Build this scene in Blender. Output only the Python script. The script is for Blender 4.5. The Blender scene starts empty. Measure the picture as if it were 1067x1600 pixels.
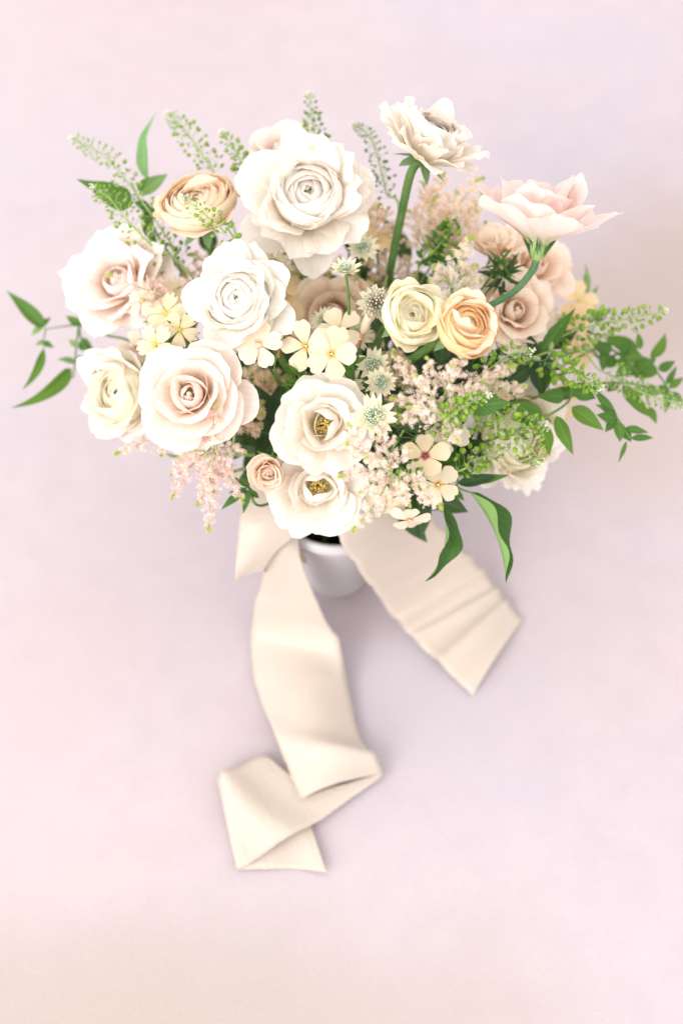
import bpy, math, random
import numpy as np
from mathutils import Vector, Matrix

random.seed(7); rng = np.random.default_rng(7)
SC = bpy.context.scene
COL = SC.collection
R_ = math.radians

# ------------------------------------------------------------------ camera
TILT = R_(32.0)
TARGET = Vector((0.0, 0.0, 0.15)); DIST = 0.92
CAM_POS = TARGET + DIST * Vector((0, -math.sin(TILT), math.cos(TILT)))
cam_d = bpy.data.cameras.new('camera'); cam = bpy.data.objects.new('camera', cam_d); COL.objects.link(cam)
cam.location = CAM_POS; cam.rotation_euler = (TILT, 0, 0)
cam_d.sensor_fit = 'VERTICAL'; cam_d.sensor_height = 36; cam_d.lens = 50
cam_d.clip_start = 0.05; cam_d.clip_end = 50
cam_d.dof.use_dof = True; cam_d.dof.focus_distance = 0.85; cam_d.dof.aperture_fstop = 2.8
SC.camera = cam
C_RIGHT = Vector((1, 0, 0)); C_UP = Vector((0, math.cos(TILT), math.sin(TILT))); C_FWD = Vector((0, math.sin(TILT), -math.cos(TILT)))
C_BACK = -C_FWD

# ------------------------------------------------------------------ light
w = bpy.data.worlds.new('World'); SC.world = w; w.use_nodes = True
w.node_tree.nodes['Background'].inputs[0].default_value = (1.0, 0.965, 0.95, 1)
w.node_tree.nodes['Background'].inputs[1].default_value = 1.78
def area(name, loc, target, size, size_y, power, col):
    d = bpy.data.lights.new(name, 'AREA'); d.shape = 'RECTANGLE'; d.size = size; d.size_y = size_y
    d.energy = power; d.color = col
    o = bpy.data.objects.new(name, d); COL.objects.link(o); o.location = loc
    o.rotation_euler = (Vector(target) - Vector(loc)).to_track_quat('-Z', 'Y').to_euler()
    return o
area('window_light', (-2.0, -2.0, 1.75), (0.0, 0.05, 0.12), 2.0, 2.0, 98, (1.0, 0.97, 0.93))

SC.view_settings.view_transform = 'Standard'; SC.view_settings.look = 'None'
SC.view_settings.exposure = 0.0; SC.view_settings.gamma = 1.0
SC.view_settings.use_curve_mapping = False
SC.cycles.use_denoising = True
SC.cycles.max_bounces = 14; SC.cycles.diffuse_bounces = 12; SC.cycles.transmission_bounces = 12
SC.cycles.sample_clamp_indirect = 6

# ------------------------------------------------------------------ pixel helper (photo pixels 1067 x 1600)
def P(px, py, z):
    k = 36.0 / 50.0 / 1600.0
    d = C_RIGHT * ((px - 533.5) * k) + C_UP * ((800 - py) * k) + C_FWD
    t = (z - CAM_POS.z) / d.z
    return CAM_POS + d * t
def face(fx, fy, fz):
    return (C_RIGHT * fx + C_UP * fy + C_BACK * fz).normalized()
PX = 0.000405          # metres per photo pixel at the flowers

# ------------------------------------------------------------------ materials
MATS = {}
def nt(name):
    m = bpy.data.materials.new(name); m.use_nodes = True
    t = m.node_tree; t.nodes.clear()
    return m, t, t.nodes.new('ShaderNodeOutputMaterial')
def N(t, kind, **kw):
    n = t.nodes.new(kind)
    for k, v in kw.items():
        if k.startswith('i_'):
            n.inputs[k[2:].replace('_', ' ')].default_value = v
        else:
            setattr(n, k, v)
    return n
def ramp(t, stops):
    n = t.nodes.new('ShaderNodeValToRGB'); e = n.color_ramp.elements
    n.color_ramp.interpolation = 'EASE'
    while len(e) < len(stops): e.new(0.5)
    for el, (p, c) in zip(e, stops):
        el.position = p; el.color = (*c, 1)
    return n
def mixcol(t, a, b, fac, mode='MIX'):
    n = t.nodes.new('ShaderNodeMix'); n.data_type = 'RGBA'; n.blend_type = mode
    for sock, v in ((n.inputs[6], a), (n.inputs[7], b), (n.inputs[0], fac)):
        if hasattr(v, 'links'): t.links.new(v, sock)
        elif isinstance(v, (int, float)): sock.default_value = v
        else: sock.default_value = (*v, 1)
    return n.outputs[2]

def petal_mat(name, base, mid, tip, trans=0.40, rough=0.6, vein=0.075, stops=(0.0, 0.42, 0.95), mottle=0.0, mottle_col=(0.9, 0.6, 0.55)):
    m, t, out = nt(name)
    uv = N(t, 'ShaderNodeUVMap')
    sep = N(t, 'ShaderNodeSeparateXYZ'); t.links.new(uv.outputs[0], sep.inputs[0])
    rp = ramp(t, list(zip(stops, (base, mid, tip)))); t.links.new(sep.outputs[1], rp.inputs[0])
    mp = N(t, 'ShaderNodeMapping'); mp.inputs['Scale'].default_value = (14, 1.2, 1); t.links.new(uv.outputs[0], mp.inputs[0])
    oi = N(t, 'ShaderNodeObjectInfo')
    add = N(t, 'ShaderNodeVectorMath', operation='ADD'); t.links.new(mp.outputs[0], add.inputs[0])
    comb = N(t, 'ShaderNodeCombineXYZ'); t.links.new(oi.outputs['Random'], comb.inputs[2])
    sc = N(t, 'ShaderNodeVectorMath', operation='SCALE'); sc.inputs[3].default_value = 37; t.links.new(comb.outputs[0], sc.inputs[0])
    t.links.new(sc.outputs[0], add.inputs[1])
    nz = N(t, 'ShaderNodeTexNoise'); nz.inputs['Scale'].default_value = 2.2; nz.inputs['Detail'].default_value = 3
    t.links.new(add.outputs[0], nz.inputs['Vector'])
    mr = N(t, 'ShaderNodeMapRange'); mr.inputs[1].default_value = 0.35; mr.inputs[2].default_value = 0.62
    mr.inputs[3].default_value = 1 - vein; mr.inputs[4].default_value = 1.0
    t.links.new(nz.outputs[0], mr.inputs[0])
    vc = N(t, 'ShaderNodeCombineColor')
    vv = N(t, 'ShaderNodeMath', operation='POWER'); t.links.new(mr.outputs[0], vv.inputs[0]); vv.inputs[1].default_value = 1.6
    t.links.new(mr.outputs[0], vc.inputs[0]); t.links.new(mr.outputs[0], vc.inputs[1]); t.links.new(vv.outputs[0], vc.inputs[2])
    col = mixcol(t, rp.outputs[0], vc.outputs[0], 1.0, 'MULTIPLY')
    if mottle:
        n2 = N(t, 'ShaderNodeTexNoise'); n2.inputs['Scale'].default_value = 55; n2.inputs['Detail'].default_value = 2
        geo = N(t, 'ShaderNodeTexCoord'); t.links.new(geo.outputs['Object'], n2.inputs['Vector'])
        m2 = N(t, 'ShaderNodeMapRange'); m2.inputs[1].default_value = 0.5; m2.inputs[2].default_value = 0.75; m2.inputs[4].default_value = mottle
        t.links.new(n2.outputs[0], m2.inputs[0]); col = mixcol(t, col, mottle_col, m2.outputs[0])
    pr = N(t, 'ShaderNodeBsdfPrincipled'); pr.inputs['Roughness'].default_value = rough
    pr.inputs['Specular IOR Level'].default_value = 0.25
    pr.inputs['Sheen Weight'].default_value = 0.12; pr.inputs['Sheen Roughness'].default_value = 0.4
    t.links.new(col, pr.inputs['Base Color'])
    bp = N(t, 'ShaderNodeBump'); bp.inputs['Strength'].default_value = 0.05; bp.inputs['Distance'].default_value = 0.0004
    t.links.new(nz.outputs[0], bp.inputs['Height']); t.links.new(bp.outputs[0], pr.inputs['Normal'])
    tr = N(t, 'ShaderNodeBsdfTranslucent'); wcol = mixcol(t, col, (1.0, 0.96, 0.88), 1.0, 'MULTIPLY'); t.links.new(wcol, tr.inputs[0])
    mx = N(t, 'ShaderNodeMixShader'); mx.inputs[0].default_value = trans
    t.links.new(pr.outputs[0], mx.inputs[1]); t.links.new(tr.outputs[0], mx.inputs[2]); t.links.new(mx.outputs[0], out.inputs[0])
    MATS[name] = m; return m

def leaf_mat(name, front, back, rough=0.4, trans=0.2):
    m, t, out = nt(name)
    uv = N(t, 'ShaderNodeUVMap'); sep = N(t, 'ShaderNodeSeparateXYZ'); t.links.new(uv.outputs[0], sep.inputs[0])
    # side veins: slanted waves about the midrib
    ab = N(t, 'ShaderNodeMath', operation='SUBTRACT'); t.links.new(sep.outputs[0], ab.inputs[0]); ab.inputs[1].default_value = 0.5
    ab2 = N(t, 'ShaderNodeMath', operation='ABSOLUTE'); t.links.new(ab.outputs[0], ab2.inputs[0])
    ma = N(t, 'ShaderNodeMath', operation='MULTIPLY_ADD'); t.links.new(ab2.outputs[0], ma.inputs[0]); ma.inputs[1].default_value = -0.55
    t.links.new(sep.outputs[1], ma.inputs[2])
    sn = N(t, 'ShaderNodeMath', operation='MULTIPLY'); t.links.new(ma.outputs[0], sn.inputs[0]); sn.inputs[1].default_value = 56
    si = N(t, 'ShaderNodeMath', operation='SINE'); t.links.new(sn.outputs[0], si.inputs[0])
    rib = N(t, 'ShaderNodeMapRange'); rib.inputs[1].default_value = 0.0; rib.inputs[2].default_value = 0.05; rib.inputs[3].default_value = 1; rib.inputs[4].default_value = 0
    t.links.new(ab2.outputs[0], rib.inputs[0])
    oi = N(t, 'ShaderNodeObjectInfo')
    tc = N(t, 'ShaderNodeTexCoord')
    nz = N(t, 'ShaderNodeTexNoise'); nz.inputs['Scale'].default_value = 90; nz.inputs['Detail'].default_value = 3
    t.links.new(tc.outputs['Object'], nz.inputs['Vector'])
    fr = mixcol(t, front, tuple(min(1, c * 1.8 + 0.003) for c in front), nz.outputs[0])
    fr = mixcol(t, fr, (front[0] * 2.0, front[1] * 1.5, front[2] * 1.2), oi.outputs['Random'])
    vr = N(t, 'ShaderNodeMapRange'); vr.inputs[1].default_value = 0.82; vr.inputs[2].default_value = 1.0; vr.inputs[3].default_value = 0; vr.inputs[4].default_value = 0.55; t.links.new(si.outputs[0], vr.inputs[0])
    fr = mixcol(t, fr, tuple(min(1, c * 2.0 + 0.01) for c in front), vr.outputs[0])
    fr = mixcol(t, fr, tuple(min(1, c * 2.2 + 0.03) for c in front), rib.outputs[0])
    geo = N(t, 'ShaderNodeNewGeometry')
    col = mixcol(t, fr, back, geo.outputs['Backfacing'])
    pr = N(t, 'ShaderNodeBsdfPrincipled'); pr.inputs['Roughness'].default_value = rough
    pr.inputs['Specular IOR Level'].default_value = 0.28
    t.links.new(col, pr.inputs['Base Color'])
    bp = N(t, 'ShaderNodeBump'); bp.inputs['Strength'].default_value = 0.25; bp.inputs['Distance'].default_value = 0.0005
    t.links.new(si.outputs[0], bp.inputs['Height']); t.links.new(bp.outputs[0], pr.inputs['Normal'])
    tr = N(t, 'ShaderNodeBsdfTranslucent')
    tcol = mixcol(t, col, (0.35, 0.6, 0.08), 0.45); t.links.new(tcol, tr.inputs[0])
    mx = N(t, 'ShaderNodeMixShader'); mx.inputs[0].default_value = trans
    t.links.new(pr.outputs[0], mx.inputs[1]); t.links.new(tr.outputs[0], mx.inputs[2]); t.links.new(mx.outputs[0], out.inputs[0])
    MATS[name] = m; return m

def plain_mat(name, c1, c2, scale=120, rough=0.5, trans=0.0, spec=0.3, bump=0.0):
    m, t, out = nt(name)
    tc = N(t, 'ShaderNodeTexCoord')
    nz = N(t, 'ShaderNodeTexNoise'); nz.inputs['Scale'].default_value = scale; nz.inputs['Detail'].default_value = 3
    t.links.new(tc.outputs['Object'], nz.inputs['Vector'])
    mr = N(t, 'ShaderNodeMapRange'); mr.inputs[1].default_value = 0.32; mr.inputs[2].default_value = 0.68; t.links.new(nz.outputs[0], mr.inputs[0])
    col = mixcol(t, c1, c2, mr.outputs[0])
    pr = N(t, 'ShaderNodeBsdfPrincipled'); pr.inputs['Roughness'].default_value = rough; pr.inputs['Specular IOR Level'].default_value = spec
    t.links.new(col, pr.inputs['Base Color']); sh = pr.outputs[0]
    if bump:
        bp = N(t, 'ShaderNodeBump'); bp.inputs['Strength'].default_value = bump; bp.inputs['Distance'].default_value = 0.001
        t.links.new(nz.outputs[0], bp.inputs['Height']); t.links.new(bp.outputs[0], pr.inputs['Normal'])
    if trans:
        tr = N(t, 'ShaderNodeBsdfTranslucent'); t.links.new(col, tr.inputs[0])
        mx = N(t, 'ShaderNodeMixShader'); mx.inputs[0].default_value = trans
        t.links.new(sh, mx.inputs[1]); t.links.new(tr.outputs[0], mx.inputs[2]); sh = mx.outputs[0]
    t.links.new(sh, out.inputs[0]); MATS[name] = m; return m

G = (0.50, 0.56, 0.18)
petal_mat('ran_white', (0.78, 0.78, 0.40), (0.90, 0.85, 0.79), (0.90, 0.86, 0.84))
petal_mat('ran_white_cool', (0.78, 0.78, 0.44), (0.90, 0.87, 0.81), (0.90, 0.88, 0.87))
petal_mat('ran_cream', (0.74, 0.74, 0.22), (0.91, 0.88, 0.58), (0.91, 0.88, 0.74), stops=(0, 0.5, 0.98))
petal_mat('ran_peach_pale', (0.80, 0.66, 0.26), (0.93, 0.80, 0.58), (0.93, 0.80, 0.65), mottle=0.30, mottle_col=(0.92, 0.66, 0.58))
petal_mat('ran_apricot', (0.85, 0.55, 0.14), (0.93, 0.66, 0.33), (0.93, 0.70, 0.42))
petal_mat('ran_apricot_outer', (0.85, 0.74, 0.36), (0.93, 0.79, 0.64), (0.93, 0.80, 0.66))
petal_mat('rose_blush', (0.88, 0.80, 0.54), (0.91, 0.79, 0.72), (0.91, 0.81, 0.77))
petal_mat('rose_blush_pink', (0.87, 0.78, 0.58), (0.92, 0.81, 0.76), (0.92, 0.84, 0.82))
petal_mat('rose_white', (0.78, 0.76, 0.42), (0.90, 0.85, 0.79), (0.90, 0.86, 0.83))
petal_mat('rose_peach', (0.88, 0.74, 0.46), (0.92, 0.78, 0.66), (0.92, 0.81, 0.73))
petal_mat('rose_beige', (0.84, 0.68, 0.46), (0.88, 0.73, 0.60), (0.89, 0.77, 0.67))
petal_mat('lisianthus_blush', (0.76, 0.76, 0.50), (0.90, 0.80, 0.78), (0.90, 0.75, 0.75), trans=0.42)
petal_mat('phlox_yellow', (0.74, 0.46, 0.16), (0.87, 0.75, 0.55), (0.87, 0.77, 0.60), stops=(0, 0.2, 0.9))
petal_mat('phlox_cream', (0.70, 0.36, 0.24), (0.89, 0.77, 0.63), (0.89, 0.79, 0.67), stops=(0, 0.2, 0.9))
petal_mat('phlox_red_eye', (0.35, 0.04, 0.05), (0.86, 0.70, 0.48), (0.88, 0.76, 0.56), stops=(0, 0.2, 0.9))
petal_mat('phlox_fringed', (0.80, 0.66, 0.20), (0.89, 0.78, 0.54), (0.90, 0.81, 0.62), stops=(0, 0.25, 0.9))
petal_mat('astrantia_bract', (0.60, 0.64, 0.40), (0.88, 0.84, 0.66), (0.87, 0.84, 0.68), stops=(0, 0.3, 0.95))
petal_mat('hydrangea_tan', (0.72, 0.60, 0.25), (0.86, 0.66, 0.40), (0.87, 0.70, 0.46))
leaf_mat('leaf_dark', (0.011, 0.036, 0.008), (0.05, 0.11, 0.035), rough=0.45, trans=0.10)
leaf_mat('leaf_mid', (0.028, 0.092, 0.012), (0.13, 0.25, 0.07), rough=0.42, trans=0.22)
leaf_mat('leaf_jasmine', (0.042, 0.115, 0.012), (0.12, 0.22, 0.06), rough=0.44, trans=0.25)
leaf_mat('leaf_pale', (0.11, 0.22, 0.085), (0.19, 0.30, 0.16), rough=0.5, trans=0.28)
leaf_mat('leaf_big', (0.014, 0.062, 0.009), (0.20, 0.36, 0.11), rough=0.38, trans=0.15)
plain_mat('stem', (0.070, 0.161, 0.035), (0.119, 0.210, 0.056), 150, 0.42)
plain_mat('stem_blue', (0.056, 0.154, 0.063), (0.105, 0.210, 0.091), 150, 0.4)
plain_mat('stem_light', (0.240, 0.368, 0.112), (0.336, 0.440, 0.176), 150, 0.45)
plain_mat('stem_dark', (0.035, 0.077, 0.021), (0.063, 0.105, 0.035), 150, 0.5)
plain_mat('stem_red', (0.42, 0.14, 0.10), (0.55, 0.28, 0.16), 150, 0.5)
plain_mat('pod', (0.19, 0.38, 0.035), (0.34, 0.50, 0.08), 60, 0.5, trans=0.32, spec=0.2)
plain_mat('pod_dark', (0.08, 0.22, 0.025), (0.16, 0.33, 0.05), 60, 0.5, trans=0.3, spec=0.2)
plain_mat('pod_pale', (0.320, 0.440, 0.160), (0.416, 0.496, 0.224), 60, 0.45, trans=0.3)
plain_mat('bud_white', (0.80, 0.80, 0.68), (0.70, 0.76, 0.50), 90, 0.5, trans=0.2)
plain_mat('astilbe_pink', (0.93, 0.75, 0.68), (0.94, 0.81, 0.74), 300, 0.6, trans=0.35)
plain_mat('astilbe_light', (0.94, 0.89, 0.83), (0.94, 0.85, 0.78), 300, 0.6, trans=0.35)
plain_mat('astilbe_rose', (0.92, 0.66, 0.62), (0.93, 0.75, 0.70), 300, 0.6, trans=0.35)
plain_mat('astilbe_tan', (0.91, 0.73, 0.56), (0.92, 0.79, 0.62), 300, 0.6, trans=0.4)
plain_mat('astilbe_peach', (0.93, 0.79, 0.66), (0.94, 0.84, 0.72), 300, 0.6, trans=0.4)
plain_mat('astilbe_cream', (0.88, 0.80, 0.62), (0.90, 0.84, 0.70), 300, 0.6, trans=0.35)
plain_mat('bud_green', (0.50, 0.58, 0.14), (0.62, 0.66, 0.24), 300, 0.55, trans=0.25)
plain_mat('floret_green', (0.36, 0.48, 0.30), (0.50, 0.60, 0.42), 300, 0.5)
plain_mat('floret_white', (0.82, 0.80, 0.68), (0.70, 0.76, 0.62), 300, 0.5)
plain_mat('floret_red', (0.32, 0.10, 0.12), (0.42, 0.18, 0.16), 300, 0.5)
plain_mat('stamen', (0.88, 0.66, 0.20), (0.92, 0.78, 0.34), 400, 0.6)
plain_mat('filament', (0.86, 0.76, 0.30), (0.86, 0.70, 0.2), 400, 0.5, trans=0.2)
plain_mat('button', (0.42, 0.50, 0.16), (0.58, 0.62, 0.28), 400, 0.5)
plain_mat('ceramic', (0.50, 0.48, 0.50), (0.54, 0.52, 0.54), 8, 0.45, spec=0.4)
plain_mat('ceramic_inside', (0.16, 0.17, 0.19), (0.20, 0.20, 0.22), 8, 0.6)

def backdrop_mat():
    m, t, out = nt('painted_backdrop')
    tc = N(t, 'ShaderNodeTexCoord')
    def noise(scale, detail, off, lo, hi, a=0.0, b=1.0, rough=0.55):
        mp = N(t, 'ShaderNodeMapping'); mp.inputs['Location'].default_value = off; t.links.new(tc.outputs['Object'], mp.inputs[0])
        n = N(t, 'ShaderNodeTexNoise'); n.inputs['Scale'].default_value = scale; n.inputs['Detail'].default_value = detail
        n.inputs['Roughness'].default_value = rough
        t.links.new(mp.outputs[0], n.inputs['Vector'])
        r = N(t, 'ShaderNodeMapRange'); r.inputs[1].default_value = lo; r.inputs[2].default_value = hi; r.inputs[3].default_value = a; r.inputs[4].default_value = b
        t.links.new(n.outputs[0], r.inputs[0]); return r.outputs[0], n
    f1, _ = noise(3.2, 4, (3.1, 7.7, 0), 0.30, 0.75)
    f2, _ = noise(2.2, 5, (11.3, 2.2, 4), 0.48, 0.72, 0, 0.35)
    f3, _ = noise(4.5, 5, (1.3, 9.2, 8), 0.50, 0.72, 0, 0.4)
    f4, _ = noise(38, 4, (0, 0, 0), 0.35, 0.68, 0.0, 1.0)
    c = mixcol(t, (0.484, 0.427, 0.466), (0.495, 0.423, 0.448), f1)
    c = mixcol(t, c, (0.452, 0.375, 0.349), f2)
    c = mixcol(t, c, (0.415, 0.393, 0.451), f3)
    c = mixcol(t, c, (0.955, 0.95, 0.955), f4, 'MULTIPLY')
    # washes of colour with ragged edges; right-hand pair paints in the bouquet's shadow
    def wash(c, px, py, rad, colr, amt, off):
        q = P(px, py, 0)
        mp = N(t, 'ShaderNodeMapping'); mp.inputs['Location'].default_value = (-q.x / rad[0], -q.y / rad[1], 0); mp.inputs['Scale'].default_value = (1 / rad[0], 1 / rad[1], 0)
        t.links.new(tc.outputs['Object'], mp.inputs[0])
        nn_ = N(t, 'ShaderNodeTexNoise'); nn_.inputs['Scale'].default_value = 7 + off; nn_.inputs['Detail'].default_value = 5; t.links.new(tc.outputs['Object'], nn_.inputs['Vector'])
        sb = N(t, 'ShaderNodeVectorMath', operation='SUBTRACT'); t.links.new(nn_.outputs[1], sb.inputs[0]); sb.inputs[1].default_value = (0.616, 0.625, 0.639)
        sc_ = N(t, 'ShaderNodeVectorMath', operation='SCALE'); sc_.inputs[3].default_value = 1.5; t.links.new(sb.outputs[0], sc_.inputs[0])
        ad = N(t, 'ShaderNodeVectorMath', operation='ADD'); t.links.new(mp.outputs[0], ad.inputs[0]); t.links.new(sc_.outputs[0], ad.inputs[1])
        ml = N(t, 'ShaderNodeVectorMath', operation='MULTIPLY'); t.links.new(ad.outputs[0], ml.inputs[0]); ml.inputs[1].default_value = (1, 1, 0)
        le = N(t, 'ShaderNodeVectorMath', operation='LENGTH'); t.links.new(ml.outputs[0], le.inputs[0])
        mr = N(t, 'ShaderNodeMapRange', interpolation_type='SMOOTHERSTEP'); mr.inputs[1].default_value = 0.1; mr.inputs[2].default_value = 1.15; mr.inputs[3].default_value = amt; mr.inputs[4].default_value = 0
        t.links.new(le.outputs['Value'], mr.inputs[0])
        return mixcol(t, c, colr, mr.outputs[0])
    SHADE_TAN = (0.419, 0.346, 0.313); LAV = (0.443, 0.411, 0.462)
    c = wash(c, 1010, 470, (.16, .13), SHADE_TAN, .9, 0)  # tan mottling plus the bouquet's warm shadow tone, put into the colour
    c = wash(c, 930, 690, (.16, .12), (0.461, 0.375, 0.355), .7, 1)  # lower part of the bouquet's shadow tint, also painted in
    c = wash(c, 40, 1680, (.28, .13), (0.381, 0.326, 0.292), .8, -4)  # darker beige towards the lower edge
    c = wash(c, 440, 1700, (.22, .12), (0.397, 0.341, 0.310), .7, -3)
    c = wash(c, 250, -20, (.25, .05), (0.461, 0.378, 0.376), .5, 4)
    c = wash(c, 40, 1080, (.09, .12), (0.479, 0.393, 0.395), .6, 5)
    c = wash(c, 640, 1140, (.12, .10), LAV, .6, 6)
    c = wash(c, 60, 250, (.14, .12), LAV, .45, 7)
    c = wash(c, 880, 80, (.12, .05), LAV, .45, 8)
    fg, _ = noise(520, 3, (2, 3, 1), 0.30, 0.70, 0.0, 1.0, .7)
    c = mixcol(t, c, (0.95, 0.945, 0.95), fg, 'MULTIPLY')
    # a few small specks in the paint
    f5, _ = noise(60, 1, (5, 5, 5), 0.80, 0.83, 0, 0.35)
    c = mixcol(t, c, (0.403, 0.369, 0.391), f5)
    pr = N(t, 'ShaderNodeBsdfPrincipled'); pr.inputs['Roughness'].default_value = 0.75; pr.inputs['Specular IOR Level'].default_value = 0.2
    t.links.new(c, pr.inputs['Base Color'])
    n6 = N(t, 'ShaderNodeTexNoise'); n6.inputs['Scale'].default_value = 260; n6.inputs['Detail'].default_value = 4; t.links.new(tc.outputs['Object'], n6.inputs['Vector'])
    bp = N(t, 'ShaderNodeBump'); bp.inputs['Strength'].default_value = 0.30; bp.inputs['Distance'].default_value = 0.0010
    t.links.new(n6.outputs[0], bp.inputs['Height']); t.links.new(bp.outputs[0], pr.inputs['Normal'])
    t.links.new(pr.outputs[0], out.inputs[0]); MATS['backdrop'] = m
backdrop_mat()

def silk_mat():
    m, t, out = nt('silk')
    uv = N(t, 'ShaderNodeUVMap')
    mp = N(t, 'ShaderNodeMapping'); mp.inputs['Scale'].default_value = (220, 900, 1); t.links.new(uv.outputs[0], mp.inputs[0])
    nz = N(t, 'ShaderNodeTexNoise'); nz.inputs['Scale'].default_value = 1; nz.inputs['Detail'].default_value = 2; t.links.new(mp.outputs[0], nz.inputs['Vector'])
    col = mixcol(t, (0.66, 0.575, 0.50), (0.70, 0.615, 0.535), nz.outputs[0])
    pr = N(t, 'ShaderNodeBsdfPrincipled'); pr.inputs['Roughness'].default_value = 0.42; pr.inputs['Sheen Weight'].default_value = 0.25
    pr.inputs['Specular IOR Level'].default_value = 0.35; t.links.new(col, pr.inputs['Base Color'])
    bp = N(t, 'ShaderNodeBump'); bp.inputs['Strength'].default_value = 0.08; bp.inputs['Distance'].default_value = 0.0003
    t.links.new(nz.outputs[0], bp.inputs['Height']); t.links.new(bp.outputs[0], pr.inputs['Normal'])
    mp2 = N(t, 'ShaderNodeMapping'); mp2.inputs['Scale'].default_value = (3.0, 26, 1); t.links.new(uv.outputs[0], mp2.inputs[0])
    n2 = N(t, 'ShaderNodeTexNoise'); n2.inputs['Scale'].default_value = 1; n2.inputs['Detail'].default_value = 4; t.links.new(mp2.outputs[0], n2.inputs['Vector'])
    bp2 = N(t, 'ShaderNodeBump'); bp2.inputs['Strength'].default_value = 0.35; bp2.inputs['Distance'].default_value = 0.002
    t.links.new(n2.outputs[0], bp2.inputs['Height']); t.links.new(bp.outputs[0], bp2.inputs['Normal']); t.links.new(bp2.outputs[0], pr.inputs['Normal'])
    tr = N(t, 'ShaderNodeBsdfTranslucent'); t.links.new(col, tr.inputs[0])
    mx = N(t, 'ShaderNodeMixShader'); mx.inputs[0].default_value = 0.30
    t.links.new(pr.outputs[0], mx.inputs[1]); t.links.new(tr.outputs[0], mx.inputs[2]); t.links.new(mx.outputs[0], out.inputs[0])
    MATS['silk'] = m
silk_mat()

# ------------------------------------------------------------------ object helpers
def thing(name, label, cat, base, group=None):
    o = bpy.data.objects.new(name, None); COL.objects.link(o); o.location = base
    o.empty_display_size = 0.01
    o['label'] = label; o['category'] = cat
    if group: o['group'] = group
    return o
def part(name, mesh, mats, parent, M=None, stuff=False):
    """M is a world matrix (identity: mesh already in world space)"""
    o = bpy.data.objects.new(name, mesh); COL.objects.link(o)
    if mats is not None and not mesh.materials:
        for mm in ([mats] if isinstance(mats, str) else mats): mesh.materials.append(MATS[mm])
    M = M or Matrix.Identity(4)
    o.parent = parent
    o.matrix_basis = world_of(parent).inverted() @ M
    if stuff: o['kind'] = 'stuff'
    return o
def world_of(o):
    M = Matrix.Identity(4)
    chain = []
    while o is not None: chain.append(o); o = o.parent
    for c in reversed(chain): M = M @ c.matrix_basis
    return M
def mesh_np(name, V, F, uv=None, mat_idx=None, smooth=True):
    """V (n,3), F list of index tuples or (m,k) array"""
    me = bpy.data.meshes.new(name)
    V = np.asarray(V, dtype=np.float32)
    if isinstance(F, np.ndarray):
        k = F.shape[1]; m = F.shape[0]
        me.vertices.add(len(V)); me.vertices.foreach_set('co', V.ravel())
        me.loops.add(m * k); me.loops.foreach_set('vertex_index', F.astype(np.int32).ravel())
        me.polygons.add(m); me.polygons.foreach_set('loop_start', np.arange(0, m * k, k, dtype=np.int32))
        try: me.polygons.foreach_set('loop_total', np.full(m, k, dtype=np.int32))
        except Exception: pass
        if mat_idx is not None: me.polygons.foreach_set('material_index', np.asarray(mat_idx, dtype=np.int32))
        if uv is not None:
            l = me.uv_layers.new(name='UVMap'); l.data.foreach_set('uv', np.asarray(uv, dtype=np.float32)[F.ravel()].ravel())
        me.polygons.foreach_set('use_smooth', np.full(m, smooth))
        me.update(calc_edges=True); me.validate()
    else:
        me.from_pydata(V.tolist(), [], F)
        me.polygons.foreach_set('use_smooth', np.full(len(me.polygons), smooth)); me.update()
    return me
def grid_faces(nu, nv):
    i, j = np.meshgrid(np.arange(nu - 1), np.arange(nv - 1), indexing='ij')
    a = (i * nv + j).ravel(); return np.stack([a, a + nv, a + nv + 1, a + 1], 1)
def spline(pts, n):
    p = [np.array(q, float) for q in pts]
    if len(p) == 2: return np.array([p[0] + (p[1] - p[0]) * t for t in np.linspace(0, 1, n)])
    p = [2 * p[0] - p[1]] + p + [2 * p[-1] - p[-2]]
    segs = len(p) - 3; out = []
    for t in np.linspace(0, segs - 1e-6, n):
        i = int(t); f = t - i; a, b, c, d = p[i:i + 4]
        out.append(0.5 * ((2 * b) + (-a + c) * f + (2 * a - 5 * b + 4 * c - d) * f * f + (-a + 3 * b - 3 * c + d) * f ** 3))
    return np.array(out)
def tube_arrays(path, radii, sides=7):
    path = np.asarray(path); n = len(path)
    radii = np.interp(np.linspace(0, 1, n), np.linspace(0, 1, len(radii)), radii)
    tan = np.gradient(path, axis=0); tan /= np.linalg.norm(tan, axis=1)[:, None] + 1e-12
    ref = np.array([0.3, 0.9, 0.2]); V = []
    nrm = np.cross(tan[0], ref); nrm /= np.linalg.norm(nrm)
    ang = np.linspace(0, 2 * np.pi, sides, endpoint=False)
    for i in range(n):
        nrm = nrm - tan[i] * np.dot(nrm, tan[i]); nrm /= np.linalg.norm(nrm) + 1e-12
        b = np.cross(tan[i], nrm)
        V.append(path[i] + radii[i] * (np.cos(ang)[:, None] * nrm + np.sin(ang)[:, None] * b))
    V = np.concatenate(V); F = []
    i, j = np.meshgrid(np.arange(n - 1), np.arange(sides), indexing='ij'); i = i.ravel(); j = j.ravel(); k = (j + 1) % sides
    F = np.stack([i * sides + j, i * sides + k, (i + 1) * sides + k, (i + 1) * sides + j], 1)
    # caps collapse to end points
    V = np.vstack([V, path[:1], path[-1:]]); a = n * sides
    caps = [(a, (jj + 1) % sides, jj, jj) for jj in range(0)]
    return V, F
def tube(name, path, radii, sides=7):
    V, F = tube_arrays(path, radii, sides); return mesh_np(name, V[:-2], F)

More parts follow.
